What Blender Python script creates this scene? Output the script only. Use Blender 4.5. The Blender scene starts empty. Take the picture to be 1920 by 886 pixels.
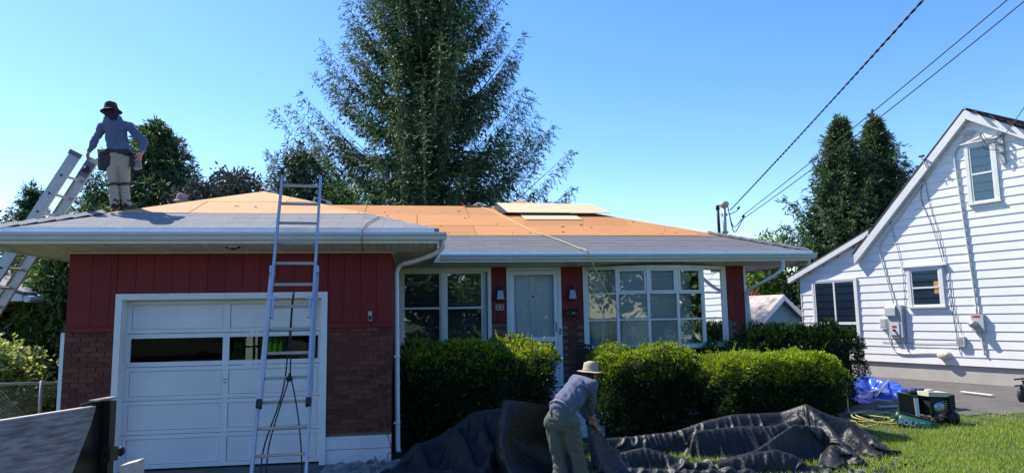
import bpy, math, random
import numpy as np
from mathutils import Vector, Matrix
random.seed(7); rng = np.random.default_rng(7)
sc = bpy.context.scene
COL = sc.collection
R = math.radians

# ---------------------------------------------------------------- camera
F, YAW, PITCH, ROLL = 1276.0, .146, .119, -.017
CAM = np.array([0., 0., 2.0])
def _axes():
    fw = np.array([math.sin(YAW)*math.cos(PITCH), math.cos(YAW)*math.cos(PITCH), math.sin(PITCH)])
    rt = np.array([math.cos(YAW), -math.sin(YAW), 0.]); up = np.cross(rt, fw)
    c, s = math.cos(ROLL), math.sin(ROLL)
    return c*rt+s*up, -s*rt+c*up, fw
RT, UP, FW = _axes()
cd = bpy.data.cameras.new('camera'); cam = bpy.data.objects.new('camera', cd); COL.objects.link(cam)
cd.sensor_width = 36; cd.lens = F/1920*36; cd.clip_start = .05; cd.clip_end = 2000
m4 = Matrix([[RT[0], UP[0], -FW[0], CAM[0]], [RT[1], UP[1], -FW[1], CAM[1]], [RT[2], UP[2], -FW[2], CAM[2]], [0, 0, 0, 1]])
cam.matrix_world = m4
sc.camera = cam
# ---------------------------------------------------------------- light
SUN_AZ, SUN_EL = R(-50), R(51)          # azimuth from +Y towards +X
w = bpy.data.worlds.new('World'); sc.world = w; w.use_nodes = True
nt = w.node_tree; bg = nt.nodes['Background']
sky = nt.nodes.new('ShaderNodeTexSky'); sky.sky_type = 'NISHITA'; sky.sun_disc = False
sky.sun_elevation = SUN_EL; sky.sun_rotation = SUN_AZ; sky.altitude = 100
sky.air_density = 1.0; sky.dust_density = .3; sky.ozone_density = 2.2
hs_ = nt.nodes.new('ShaderNodeHueSaturation'); hs_.inputs['Saturation'].default_value = 1.3; hs_.inputs['Hue'].default_value = .510
nt.links.new(sky.outputs[0], hs_.inputs['Color']); nt.links.new(hs_.outputs[0], bg.inputs[0]); bg.inputs[1].default_value = .15
sl = bpy.data.lights.new('sun', 'SUN'); sl.energy = 4.6; sl.angle = R(.5); sl.color = (1, .95, .87)
so = bpy.data.objects.new('sun', sl); COL.objects.link(so)
sdir = Vector((math.sin(SUN_AZ)*math.cos(SUN_EL), math.cos(SUN_AZ)*math.cos(SUN_EL), math.sin(SUN_EL)))
so.rotation_euler = sdir.to_track_quat('Z', 'Y').to_euler(); so.location = sdir*40
sc.view_settings.view_transform = 'Standard'; sc.view_settings.look = 'None'
sc.view_settings.exposure = .85; sc.view_settings.gamma = 1

# ---------------------------------------------------------------- helpers
def at(x, y, Y):                         # point at depth Y whose direction was measured in the photograph (1920 px)
    d = FW+RT*(x-960)/F-UP*(y-443)/F
    return CAM+d*Y/d[1]
def V(*a): return np.array(a, float)
def wo(o):
    p = np.zeros(3)
    while o is not None:
        p = p+np.array(o.location); o = o.parent
    return p
def tag(o, label=None, cat=None, group=None, kind=None):
    if label: o['label'] = label
    if cat: o['category'] = cat
    if group: o['group'] = group
    if kind: o['kind'] = kind
    return o
def thing(name, loc, label, cat, group=None):
    o = bpy.data.objects.new(name, None); COL.objects.link(o); o.location = loc
    o.empty_display_size = .1
    return tag(o, label, cat, group)
def link(name, me, parent=None, loc=None, rot=None):
    o = bpy.data.objects.new(name, me); COL.objects.link(o)
    if parent is not None: o.parent = parent
    if loc is not None: o.location = V(*loc)-(wo(parent) if parent is not None else 0)
    if rot is not None: o.rotation_euler = rot
    return o
def npmesh(name, verts, faces, mat, smooth=False, attr=None):
    """faces: (n,k) int array or list"""
    me = bpy.data.meshes.new(name)
    verts = np.asarray(verts, dtype=np.float32)
    if isinstance(faces, np.ndarray):
        n, k = faces.shape
        me.vertices.add(len(verts)); me.vertices.foreach_set('co', verts.ravel())
        me.loops.add(n*k); me.loops.foreach_set('vertex_index', faces.astype(np.int32).ravel())
        me.polygons.add(n); me.polygons.foreach_set('loop_start', np.arange(0, n*k, k, dtype=np.int32))
        try: me.polygons.foreach_set('loop_total', np.full(n, k, dtype=np.int32))
        except Exception: pass
        me.update(calc_edges=True)
    else:
        me.from_pydata([tuple(map(float, v)) for v in verts], [], faces); me.update()
    if mat: me.materials.append(mat)
    if smooth: me.polygons.foreach_set('use_smooth', np.ones(len(me.polygons), dtype=bool))
    if attr is not None:
        a = me.attributes.new('tip', 'FLOAT', 'FACE'); a.data.foreach_set('value', np.asarray(attr, dtype=np.float32))
    return me
class MB:
    def __init__(s): s.v = []; s.f = []
    def add(s, vs, fs):
        b = len(s.v); s.v += [tuple(float(c) for c in v) for v in vs]; s.f += [tuple(b+i for i in f) for f in fs]; return s
    def box(s, a, b):
        x0, y0, z0 = [min(p, q) for p, q in zip(a, b)]; x1, y1, z1 = [max(p, q) for p, q in zip(a, b)]
        return s.add([(x0,y0,z0),(x1,y0,z0),(x1,y1,z0),(x0,y1,z0),(x0,y0,z1),(x1,y0,z1),(x1,y1,z1),(x0,y1,z1)],
                     [(0,3,2,1),(4,5,6,7),(0,1,5,4),(1,2,6,5),(2,3,7,6),(3,0,4,7)])
    def obox(s, c, ax, ay, az):          # centre and three half vectors
        c, ax, ay, az = map(lambda q: np.array(q, float), (c, ax, ay, az))
        vs = [c+i*ax+j*ay+k*az for k in (-1, 1) for i, j in ((-1,-1),(1,-1),(1,1),(-1,1))]
        return s.add(vs, [(0,3,2,1),(4,5,6,7),(0,1,5,4),(1,2,6,5),(2,3,7,6),(3,0,4,7)])
    def bar(s, p, q, w, h, up=(0, 0, 1)):
        p, q, up = V(*p), V(*q), V(*up); d = q-p; L = np.linalg.norm(d); d = d/L
        a = np.cross(d, up); a /= np.linalg.norm(a); b = np.cross(a, d)
        return s.obox((p+q)/2, d*L/2, a*w/2, b*h/2)
    def tube(s, pts, r, n=8, cap=True):
        pts = [V(*p) for p in pts]; rs = r if hasattr(r, '__len__') else [r]*len(pts)
        t0 = pts[1]-pts[0]; a = np.cross(t0, (0, 0, 1.) if abs(t0[2]) < .9*np.linalg.norm(t0) else (1., 0, 0)); a /= np.linalg.norm(a)
        base = len(s.v); vs = []
        for i, p in enumerate(pts):
            t = pts[min(i+1, len(pts)-1)]-pts[max(i-1, 0)]; t = t/(np.linalg.norm(t)+1e-9)
            a = a-t*(a@t); a /= np.linalg.norm(a); b = np.cross(t, a)
            for k in range(n):
                th = 2*math.pi*k/n; vs.append(p+rs[i]*(math.cos(th)*a+math.sin(th)*b))
        fs = [(i*n+k, i*n+(k+1)%n, (i+1)*n+(k+1)%n, (i+1)*n+k) for i in range(len(pts)-1) for k in range(n)]
        if cap: fs += [tuple(range(n-1, -1, -1)), tuple((len(pts)-1)*n+k for k in range(n))]
        return s.add(vs, fs)
    def lathe(s, c, prof, n=24, ax=(1,0,0), ay=(0,1,0), az=(0,0,1), sx=1, sy=1):
        c, ax, ay, az = map(lambda q: V(*q), (c, ax, ay, az)); vs = []
        for r, z in prof:
            for k in range(n):
                th = 2*math.pi*k/n; vs.append(c+ax*r*sx*math.cos(th)+ay*r*sy*math.sin(th)+az*z)
        m = len(prof)
        fs = [(i*n+k, i*n+(k+1)%n, (i+1)*n+(k+1)%n, (i+1)*n+k) for i in range(m-1) for k in range(n)]
        return s.add(vs, fs)
    def prism(s, poly, off):             # poly: 3-D points, extruded by vector off
        n = len(poly); off = V(*off); a = [V(*p) for p in poly]
        return s.add(a+[p+off for p in a], [tuple(range(n-1,-1,-1)), tuple(range(n, 2*n))]+[(i, (i+1)%n, n+(i+1)%n, n+i) for i in range(n)])
    def build(s, name, mat, parent=None, smooth=False, loc=None):
        o0 = wo(parent) if parent is not None else (V(*loc) if loc is not None else np.zeros(3))
        v = np.array(s.v)-o0
        me = npmesh(name, v, s.f, mat, smooth)
        o = link(name, me, parent)
        if parent is None and loc is not None: o.location = loc
        return o
def curve(pts, n=8):                     # Catmull-Rom
    P = [V(*p) for p in pts]; P = [2*P[0]-P[1]]+P+[2*P[-1]-P[-2]]; out = []
    for i in range(1, len(P)-2):
        for k in range(n):
            t = k/n; a, b, c, d = P[i-1:i+3]
            out.append(.5*((2*b)+(-a+c)*t+(2*a-5*b+4*c-d)*t*t+(-a+3*b-3*c+d)*t**3))
    return out+[P[-2]]
def clip(poly, ax, lim, keep_less):      # clip a 2-D polygon at coordinate ax = lim
    out = []; n = len(poly)
    for i in range(n):
        p, q = poly[i], poly[(i+1)%n]
        ip = (p[ax] <= lim) == keep_less or p[ax] == lim; iq = (q[ax] <= lim) == keep_less or q[ax] == lim
        if ip: out.append(p)
        if ip != iq:
            t = (lim-p[ax])/(q[ax]-p[ax]); out.append((p[0]+t*(q[0]-p[0]), p[1]+t*(q[1]-p[1])))
    return out
def cliprect(poly, u0, u1, v0, v1):
    for ax, l, k in ((0, u0, False), (0, u1, True), (1, v0, False), (1, v1, True)):
        poly = clip(poly, ax, l, k)
        if len(poly) < 3: return None
    ar = sum(poly[i][0]*poly[(i+1)%len(poly)][1]-poly[(i+1)%len(poly)][0]*poly[i][1] for i in range(len(poly)))
    return poly if abs(ar) > .01 else None

# ---------------------------------------------------------------- materials
def mat(name, col, rough=.7, col2=None, scale=6., detail=5, bump=0., bscale=60., metal=0., rand=0., spec=.4, stretch=(1,1,1), attr_col=None, trans=0., contrast=1., dirt=None, sheen=0, island=0.):
    m = bpy.data.materials.new(name); m.use_nodes = True; n = m.node_tree; L = n.links; N = n.nodes
    b = N['Principled BSDF']; b.inputs['Roughness'].default_value = rough; b.inputs['Metallic'].default_value = metal
    b.inputs['Specular IOR Level'].default_value = spec
    tc = N.new('ShaderNodeTexCoord'); mp = N.new('ShaderNodeMapping'); mp.inputs['Scale'].default_value = stretch
    L.new(tc.outputs['Object'], mp.inputs[0])
    no = N.new('ShaderNodeTexNoise'); no.inputs['Scale'].default_value = scale; no.inputs['Detail'].default_value = detail
    no.inputs['Roughness'].default_value = .62
    L.new(mp.outputs[0], no.inputs[0])
    oi = N.new('ShaderNodeObjectInfo')
    # shift the texture by each object's own number so copies differ
    va = N.new('ShaderNodeVectorMath'); va.operation = 'MULTIPLY_ADD'; va.inputs[1].default_value = (1,1,1)
    cx = N.new('ShaderNodeMath'); cx.operation = 'MULTIPLY'; cx.inputs[1].default_value = 37.
    L.new(oi.outputs['Random'], cx.inputs[0]); L.new(mp.outputs[0], va.inputs[0]); L.new(cx.outputs[0], va.inputs[2]); L.new(va.outputs[0], no.inputs[0])
    cr = N.new('ShaderNodeMapRange'); cr.inputs[1].default_value = .5-.22/contrast; cr.inputs[2].default_value = .5+.22/contrast
    L.new(no.outputs[0], cr.inputs[0])
    mx = N.new('ShaderNodeMix'); mx.data_type = 'RGBA'
    c2 = col2 or tuple(c*.72 for c in col)
    mx.inputs[6].default_value = (*col, 1); mx.inputs[7].default_value = (*c2, 1); L.new(cr.outputs[0], mx.inputs[0])
    out = mx.outputs[2]
    if attr_col:
        at_ = N.new('ShaderNodeAttribute'); at_.attribute_name = 'tip'
        m2 = N.new('ShaderNodeMix'); m2.data_type = 'RGBA'; L.new(at_.outputs['Fac'], m2.inputs[0]); L.new(out, m2.inputs[6]); m2.inputs[7].default_value = (*attr_col, 1); out = m2.outputs[2]
    if dirt:
        n2 = N.new('ShaderNodeTexNoise'); n2.inputs['Scale'].default_value = dirt[1]; n2.inputs['Detail'].default_value = 8; n2.inputs['Roughness'].default_value = .7
        L.new(va.outputs[0], n2.inputs[0])
        r2 = N.new('ShaderNodeMapRange'); r2.inputs[1].default_value = dirt[2]; r2.inputs[2].default_value = dirt[2]+.1; L.new(n2.outputs[0], r2.inputs[0])
        m3 = N.new('ShaderNodeMix'); m3.data_type = 'RGBA'; L.new(r2.outputs[0], m3.inputs[0]); L.new(out, m3.inputs[6]); m3.inputs[7].default_value = (*dirt[0], 1); out = m3.outputs[2]
    if rand or island:
        hs = N.new('ShaderNodeHueSaturation')
        ge = N.new('ShaderNodeNewGeometry'); ad = N.new('ShaderNodeMath'); ad.operation = 'ADD'
        L.new(ge.outputs['Random Per Island'], ad.inputs[0]); L.new(oi.outputs['Random'], ad.inputs[1])
        fr = N.new('ShaderNodeMath'); fr.operation = 'FRACT'; L.new(ad.outputs[0], fr.inputs[0])
        mr = N.new('ShaderNodeMapRange'); a = rand or island; mr.inputs[3].default_value = 1-a; mr.inputs[4].default_value = 1+a
        L.new(fr.outputs[0], mr.inputs[0]); L.new(mr.outputs[0], hs.inputs['Value']); L.new(out, hs.inputs['Color']); out = hs.outputs[0]
    L.new(out, b.inputs['Base Color'])
    if bump:
        nb_ = N.new('ShaderNodeTexNoise'); nb_.inputs['Scale'].default_value = bscale; nb_.inputs['Detail'].default_value = 6; L.new(mp.outputs[0], nb_.inputs[0])
        bp = N.new('ShaderNodeBump'); bp.inputs['Strength'].default_value = bump; bp.inputs['Distance'].default_value = .01
        L.new(nb_.outputs[0], bp.inputs['Height']); L.new(bp.outputs[0], b.inputs['Normal'])
    if trans:
        tr = N.new('ShaderNodeBsdfTranslucent'); ms = N.new('ShaderNodeMixShader'); ms.inputs[0].default_value = trans
        hs2 = N.new('ShaderNodeHueSaturation'); hs2.inputs['Value'].default_value = 1.6; hs2.inputs['Saturation'].default_value = 1.1; hs2.inputs['Hue'].default_value = .485
        L.new(out, hs2.inputs['Color']); L.new(hs2.outputs[0], tr.inputs[0])
        L.new(b.outputs[0], ms.inputs[1]); L.new(tr.outputs[0], ms.inputs[2]); L.new(ms.outputs[0], N['Material Output'].inputs[0])
    return m
def glass(name, tint=(.75,.8,.8), refl=1.0, ior=1.55):
    m = bpy.data.materials.new(name); m.use_nodes = True; n = m.node_tree; L = n.links; N = n.nodes
    N.remove(N['Principled BSDF'])
    tr = N.new('ShaderNodeBsdfTransparent'); tr.inputs[0].default_value = (*tint, 1)
    gl = N.new('ShaderNodeBsdfGlossy'); gl.inputs['Roughness'].default_value = .015; gl.inputs[0].default_value = (refl, refl, refl, 1)
    fr = N.new('ShaderNodeFresnel'); fr.inputs[0].default_value = ior
    no = N.new('ShaderNodeTexNoise'); no.inputs['Scale'].default_value = 1.7; no.inputs['Detail'].default_value = 1
    tc = N.new('ShaderNodeTexCoord'); L.new(tc.outputs['Object'], no.inputs[0])
    bp = N.new('ShaderNodeBump'); bp.inputs['Strength'].default_value = .12; bp.inputs['Distance'].default_value = .02; L.new(no.outputs[0], bp.inputs['Height']); L.new(bp.outputs[0], gl.inputs['Normal'])
    ms = N.new('ShaderNodeMixShader'); L.new(fr.outputs[0], ms.inputs[0]); L.new(tr.outputs[0], ms.inputs[1]); L.new(gl.outputs[0], ms.inputs[2]); L.new(ms.outputs[0], N['Material Output'].inputs[0])
    return m
M = dict(
 white=mat('white_paint', (.78,.79,.80), .5, (.7,.71,.72), 9, dirt=((.42,.4,.37), 7, .68), bump=.08),
 door=mat('old_white_door_paint', (.76,.78,.80), .55, (.66,.68,.70), 2, dirt=((.30,.27,.24), 11, .645), bump=.2),
 vinyl=mat('white_vinyl_trim', (.74,.74,.70), .45, (.66,.66,.62), 5),
 gutter=mat('white_gutter_metal', (.62,.65,.66), .35, (.52,.55,.56), 3, stretch=(1,1,6), dirt=((.33,.32,.3), 9, .68)),
 drip=mat('bright_drip_edge', (.76,.8,.84), .3, (.6,.66,.72), 7, metal=.3),
 soffit=mat('cream_soffit_panel', (.72,.67,.58), .6, (.5,.46,.41), 5, rand=.06),
 red=mat('dark_red_painted_wood', (.195,.015,.016), .65, (.15,.012,.013), 4, stretch=(3,3,.8), bump=.35, bscale=40, rand=.10, dirt=((.20,.04,.035), 3, .66)),
 brick=mat('dark_red_brick', (.165,.049,.031), .85, (.092,.030,.022), 22, bump=.5, bscale=90, rand=.32, dirt=((.34,.3,.27), 40, .74)),
 mortar=mat('grey_mortar', (.18,.15,.13), .95, (.15,.12,.105), 14, bump=.4),
 foundation=mat('white_painted_block', (.72,.74,.76), .7, (.6,.62,.64), 5, bump=.3, bscale=35, dirt=((.3,.28,.25), 9, .66)),
 osb=mat('plywood_sheathing', (.53,.23,.07), .8, (.38,.155,.043), 5, stretch=(.5,7,7), rand=.14, dirt=((.20,.10,.045), 9, .68), bump=.25, contrast=1.3),
 osbpale=mat('pale_plywood_sheathing', (.60,.34,.145), .8, (.48,.25,.095), 5, stretch=(.5,7,7), rand=.09, dirt=((.25,.13,.06), 9, .69), bump=.25, contrast=1.3),
 osbnew=mat('fresh_strand_board', (.72,.55,.34), .8, (.55,.38,.2), 38, rand=.05, bump=.2),
 shingle=mat('grey_asphalt_shingle', (.27,.265,.27), .95, (.20,.195,.2), 45, bump=.4, bscale=150, rand=.07, dirt=((.36,.33,.30), 5, .62)),
 shingle2=mat('weathered_grey_shingle', (.17,.165,.172), .95, (.12,.115,.12), 45, bump=.4, bscale=150, rand=.08, dirt=((.24,.22,.2), 6, .64)),
 darkshingle=mat('dark_neighbour_shingle', (.085,.075,.075), .95, (.05,.045,.045), 30, bump=.5, bscale=150, rand=.25),
 pinkshingle=mat('faded_pink_shingle', (.50,.43,.36), .95, (.4,.34,.29), 20, bump=.5, rand=.15),
 alu=mat('ladder_aluminium', (.52,.54,.56), .5, (.42,.44,.46), 8, metal=.5, stretch=(1,1,.3), dirt=((.25,.24,.23), 12, .66)),
 alu2=mat('dull_weathered_aluminium', (.50,.48,.45), .5, (.38,.36,.33), 8, metal=.45, dirt=((.2,.17,.15), 12, .64)),
 black=mat('black_rubber', (.02,.02,.022), .6, (.03,.03,.03), 12),
 iron=mat('black_iron', (.015,.015,.016), .45, (.03,.025,.02), 14),
 blackmetal=mat('black_trailer_steel', (.014,.013,.014), .38, (.03,.024,.02), 6, dirt=((.10,.05,.03), 10, .72)),
 board=mat('grey_weathered_board', (.34,.315,.31), .85, (.15,.135,.13), 7, stretch=(.35,1,7), bump=.8, bscale=22, contrast=1.6, dirt=((.06,.05,.05), 1.6, .66)),
 lightboard=mat('light_weathered_board', (.52,.46,.40), .8, (.4,.34,.3), 7, bump=.3),
 concrete=mat('old_concrete', (.50,.46,.41), .9, (.40,.37,.33), 3, bump=.4, bscale=50, dirt=((.12,.10,.085), 1.1, .66)),
 asphalt=mat('worn_asphalt', (.125,.112,.102), .92, (.085,.077,.072), 2.2, bump=.7, bscale=130, dirt=((.22,.2,.18), 40, .64)),
 gravel=mat('pale_gravel', (.34,.32,.29), .95, (.15,.14,.13), 60, bump=1, bscale=90, island=.35),
 soil=mat('shaded_lawn_ground', (.045,.075,.02), .95, (.06,.06,.03), 3, bump=.7, bscale=60),  # dark green mottled with brown over the whole ground
 grass=mat('grass_blades', (.22,.32,.04), .6, (.14,.25,.03), 1.5, attr_col=(.42,.45,.10), trans=.45, island=.25),
 siding=mat('white_lap_siding', (.77,.755,.735), .5, (.70,.685,.665), 4, rand=.012, dirt=((.62,.6,.58), 3, .68)),
 rake=mat('white_fascia_paint', (.72,.71,.69), .55, (.62,.61,.59), 6, dirt=((.45,.43,.4), 6, .68)),
 blue=mat('blue_lap_siding', (.17,.31,.42), .6, (.14,.27,.37), 5, rand=.03),
 boxgrey=mat('grey_meter_enclosure', (.45,.47,.47), .45, (.38,.4,.4), 8),
 conduit=mat('pale_grey_conduit', (.62,.62,.61), .5, (.5,.5,.49), 9),
 wire=mat('black_cable_jacket', (.02,.022,.024), .5),
 twine=mat('grey_wire_jacket', (.10,.11,.12), .5),
 hose=mat('yellow_air_hose', (.50,.45,.16), .5, (.4,.35,.12), 9),
 redhose=mat('red_air_hose', (.28,.03,.02), .5),
 rope=mat('dark_rope', (.03,.03,.035), .9),
 tarp=mat('black_woven_tarp', (.012,.0118,.0115), .50, (.008,.008,.008), 5, bump=1., bscale=24, spec=.45, dirt=((.06,.056,.05), 4, .66)),
 mattarp=mat('dull_black_tarp', (.014,.014,.0145), .65, (.009,.009,.0095), 5, bump=.6, bscale=34, spec=.35, dirt=((.05,.045,.04), 5, .66)),
 bluetarp=mat('blue_plastic_tarp', (.02,.09,.55), .3, (.015,.06,.42), 4, spec=.6),
 bark=mat('dark_bark', (.06,.045,.035), .95, (.03,.024,.02), 8, stretch=(3,3,.6), bump=1, bscale=14),
 palebark=mat('pale_bark', (.17,.14,.12), .95, (.1,.085,.07), 8, bump=1, bscale=14),
 spruce=mat('spruce_needles', (.046,.092,.040), .6, (.024,.052,.028), .8, attr_col=(.16,.24,.06), trans=.15, island=.35),
 spruce2=mat('bright_spruce_needles', (.050,.105,.034), .6, (.025,.06,.026), .8, attr_col=(.17,.26,.05), trans=.18, island=.35),
 bare=mat('grey_brown_twigs', (.13,.115,.085), .9, (.07,.085,.06), 1.5, attr_col=(.2,.18,.14), island=.35),
 leaf=mat('light_green_leaves', (.10,.19,.03), .5, (.06,.13,.025), 1.2, attr_col=(.22,.30,.05), trans=.4, island=.3),
 leafy=mat('pale_yellow_green_leaves', (.2,.27,.06), .5, (.12,.19,.045), 1.2, attr_col=(.45,.48,.2), trans=.4, island=.3),
 dark=mat('dark_green_leaves', (.035,.065,.022), .6, (.02,.04,.016), 1.2, attr_col=(.07,.13,.03), trans=.2, island=.3),
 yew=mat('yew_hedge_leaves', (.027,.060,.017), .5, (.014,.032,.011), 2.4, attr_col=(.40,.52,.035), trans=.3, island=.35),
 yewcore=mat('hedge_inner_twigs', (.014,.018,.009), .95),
 skin=mat('tanned_skin', (.38,.20,.13), .5, (.32,.16,.1), 9),
 shirtblue=mat('slate_blue_shirt', (.115,.15,.235), .85, (.085,.11,.18), 4, bump=.2, bscale=30),
 shirtgrey=mat('blue_grey_shirt', (.115,.13,.185), .85, (.08,.092,.135), 4, bump=.2, bscale=30),
 khaki=mat('light_khaki_trousers', (.42,.36,.29), .9, (.33,.28,.22), 4, bump=.3, bscale=30),
 jeans=mat('dusty_green_grey_jeans', (.115,.122,.10), .9, (.075,.082,.07), 4, bump=.35, bscale=30),
 denim=mat('pale_denim', (.3,.38,.46), .9),
 hatdark=mat('dark_maroon_cloth_hat', (.055,.03,.045), .9, (.035,.02,.03), 8),
 hattan=mat('tan_felt_hat', (.42,.35,.26), .9, (.34,.28,.2), 8),
 hatpink=mat('faded_mauve_hat', (.34,.24,.25), .9, (.27,.19,.2), 8),
 navy=mat('navy_neck_cloth', (.018,.02,.035), .9),
 leather=mat('black_tool_belt', (.02,.02,.025), .6, (.035,.032,.03), 12),
 glove=mat('grey_red_work_glove', (.42,.34,.33), .8, (.42,.08,.06), 30),
 orange=mat('orange_plastic', (.6,.14,.03), .5), wood=mat('light_wood', (.5,.36,.2), .7),
 boot=mat('black_boot', (.02,.018,.018), .6), laces=mat('red_boot_trim', (.4,.05,.03), .7), hair=mat('black_hair', (.012,.01,.01), .7),
 green=mat('dark_green_enamel', (.012,.085,.055), .35, (.01,.06,.04), 5), cream=mat('cream_engine_cover', (.62,.58,.47), .4, (.5,.46,.36), 8),
 steel=mat('bright_steel', (.5,.52,.55), .3, (.3,.32,.34), 20, metal=.8), redpaint=mat('red_plastic', (.5,.03,.02), .45),
 sticker=mat('white_sticker', (.72,.72,.70), .5, (.6,.6,.58), 30), print=mat('black_print', (.015,.015,.015), .6), printblue=mat('pale_blue_print', (.45,.58,.75), .5),
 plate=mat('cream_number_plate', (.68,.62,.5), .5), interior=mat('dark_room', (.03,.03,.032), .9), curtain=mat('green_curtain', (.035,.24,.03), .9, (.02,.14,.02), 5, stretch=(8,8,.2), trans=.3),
 blind=mat('pale_blind', (.78,.82,.86), .7, (.7,.75,.8), 2), dimblind=mat('dim_window_screen', (.40,.43,.43), .8), paleblind=mat('white_roller_blind', (.62,.62,.6), .8),
 drape=mat('white_net_drape', (.6,.58,.55), .9, (.4,.39,.37), 6, stretch=(8,8,.3)), cyan=mat('sky_coloured_shade', (.22,.5,.55), .5, (.18,.42,.5), 1),
 brass=mat('aged_brass', (.35,.25,.1), .4, metal=.7), lampglass=mat('rippled_lamp_glass', (.30,.33,.45), .15, (.12,.10,.16), 30, spec=.8),
 amber=mat('amber_box', (.6,.3,.08), .6), fencewood=mat('weathered_picket', (.28,.22,.16), .9, rand=.15), galv=mat('galvanised_wire', (.4,.41,.42), .5, metal=.5), rusty=mat('red_leaf', (.35,.09,.04), .7, attr_col=(.4,.15,.06), island=.3),
 glass=glass('window_glass'), glass2=glass('bright_window_glass', (.82,.87,.9), 1., 1.85), glass3=glass('bay_window_glass', (.95,.97,.98), 1., 1.7), glassdoor=glass('storm_door_glass', (.94,.96,.97), 1., 1.6), glassdark=glass('dark_garage_glass', (.6,.63,.63), .6, 1.4),
)

# ---------------------------------------------------------------- ground
def sst(a, b, t): t = np.clip((t-a)/(b-a), 0, 1); return t*t*(3-2*t)
def gz(x, y): return .28*sst(5, 12, np.asarray(x, float))*sst(-2, 9, np.asarray(y, float))
def sheet(name, poly_fn, x0, x1, y0, y1, nx, ny, dz, m, kind='structure', rough_=0.):
    xs = np.linspace(x0, x1, nx); ys = np.linspace(y0, y1, ny); X, Y = np.meshgrid(xs, ys)
    Z = gz(X, Y)+dz
    if rough_: Z = Z+rng.normal(0, rough_, Z.shape)
    v = np.stack([X.ravel(), Y.ravel(), Z.ravel()], 1)
    i = np.arange(ny-1)[:, None]*nx+np.arange(nx-1)[None]; i = i.ravel()
    f = np.stack([i, i+1, i+nx+1, i+nx], 1)
    if poly_fn is not None:
        c = v[f].mean(1); f = f[poly_fn(c[:, 0], c[:, 1])]
    o = link(name, npmesh(name, v, f, m, True)); tag(o, kind=kind); return o
g = MB()
xs = [-900, -60]+list(np.linspace(-20, 30, 51))+[80, 900]; ys = [-900, -40]+list(np.linspace(-8, 40, 49))+[80, 900]
vv = [(x, y, float(gz(x, y))) for y in ys for x in xs]; nx_ = len(xs)
ff = [(j*nx_+i, j*nx_+i+1, (j+1)*nx_+i+1, (j+1)*nx_+i) for j in range(len(ys)-1) for i in range(nx_-1)]
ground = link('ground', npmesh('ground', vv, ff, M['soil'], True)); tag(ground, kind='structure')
def edge_line(x): return 13.1-.42*(x-9.)           # near edge of the neighbour's driveway
drive2 = sheet('neighbour_driveway', lambda x, y: (y > 11.0-.36*(x-9)+.12*np.sin(x*3)) & (x > 7.0), 6, 40, -8, 26, 150, 150, .012, M['asphalt'])
drive1 = sheet('driveway', None, -4.9, -.7, -12, 10.2, 12, 40, .010, M['asphalt'])
bed = sheet('gravel_strip', lambda x, y: (x+.2*np.sin(y*5) < .9), -1.2, 1.4, 9.0, 10.1, 60, 30, .02, M['gravel'], rough_=.012)
street = sheet('street', None, -60, 60, -20, -12, 30, 6, .02, M['asphalt'])

# ---------------------------------------------------------------- the house
H0 = V(0, 0, 0)
house = thing('brick_house', (-2.5, 10.136, 0), 'single-storey house with dark red boards over brick, its roof stripped to bare plywood', 'house')
XA, XB, D1, D2, XR, EG, EM, EO, S = -4.682, -.297, 10.136, 13.413, 6.855, 9.53, 12.78, 3.256, .363
ZS, ZB, BT, FT, FM = 3.0, 1.97, 1.90, .383, .21
T1, T2, ZT = -4.054, -1.213, 2.42
def part(mb, name, m, parent=house, smooth=False): return mb.build(name, M[m], parent, smooth)
# mortar-coloured wall cores (bricks and boards stand on them)
W1 = (-.261, 1.535, 1.41); DR = (1.842, 2.946, .71); BY = (3.398, 6.451, 1.38)
for a, b, y, z0, z1 in ((XA+.012, T1, D1, FT, BT), (T2, XB-.012, D1, FT, BT), (XB-.01, W1[1], D2, FM, W1[2]-.08), (W1[1], DR[0], D2, FM, BT), (DR[1], BY[0], D2, FM, BT), (BY[0], BY[1], D2, FM, BY[2]-.05), (BY[1], XR-.012, D2, FM, BT)):
    part(MB().box((a, y+.012, z0), (b, y+.2, z1)), 'mortar', 'mortar')
for a, b in (((XA+.01, D1+.21, 0), (XA+.2, 14.75, ZS)), ((XB-.2, D1+.21, 0), (XB-.01, D2, ZS)), ((XB-.2, D2, 0), (XB-.01, 21.8, ZS)), ((XR-.2, D2+.21, 0), (XR-.01, 22, ZS)), ((XB-.2, 21.8, 0), (XR-.2, 22, ZS))):
    part(MB().box(a, b), 'side_wall', 'brick')
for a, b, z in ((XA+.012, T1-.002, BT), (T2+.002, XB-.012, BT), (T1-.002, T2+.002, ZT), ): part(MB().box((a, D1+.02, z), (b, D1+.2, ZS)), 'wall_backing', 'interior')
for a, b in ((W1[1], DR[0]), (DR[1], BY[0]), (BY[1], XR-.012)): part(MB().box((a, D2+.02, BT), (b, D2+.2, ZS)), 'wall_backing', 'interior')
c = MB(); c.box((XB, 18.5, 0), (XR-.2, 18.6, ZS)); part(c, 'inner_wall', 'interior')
c = MB(); c.box((T2, D1-.006, 0), (XB-.008, D1+.2, FT-.003)); part(c, 'foundation', 'foundation')
c = MB(); c.box((XA, D1-.004, 0), (T1, D1+.2, FT-.003)); part(c, 'foundation', 'foundation')
c = MB(); c.box((XB, D2-.006, -.1), (XR, D2+.2, FM-.003)); part(c, 'foundation', 'foundation')
c = MB(); c.box((T2+.004, D1-.010, .2), (XB-.01, D1-.006, .206)); part(c, 'block_joint', 'mortar')
for x0, x1, y in ((XA-.05, XA-.003, D1),):
    part(MB().box((x0, y-.01, 0), (x1, y+.06, BT)), 'corner_strip', 'white')
part(MB().box((XR+.003, D2-.012, 0), (XR+.045, D2+.05, ZS-.005)), 'corner_strip', 'white')
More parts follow.
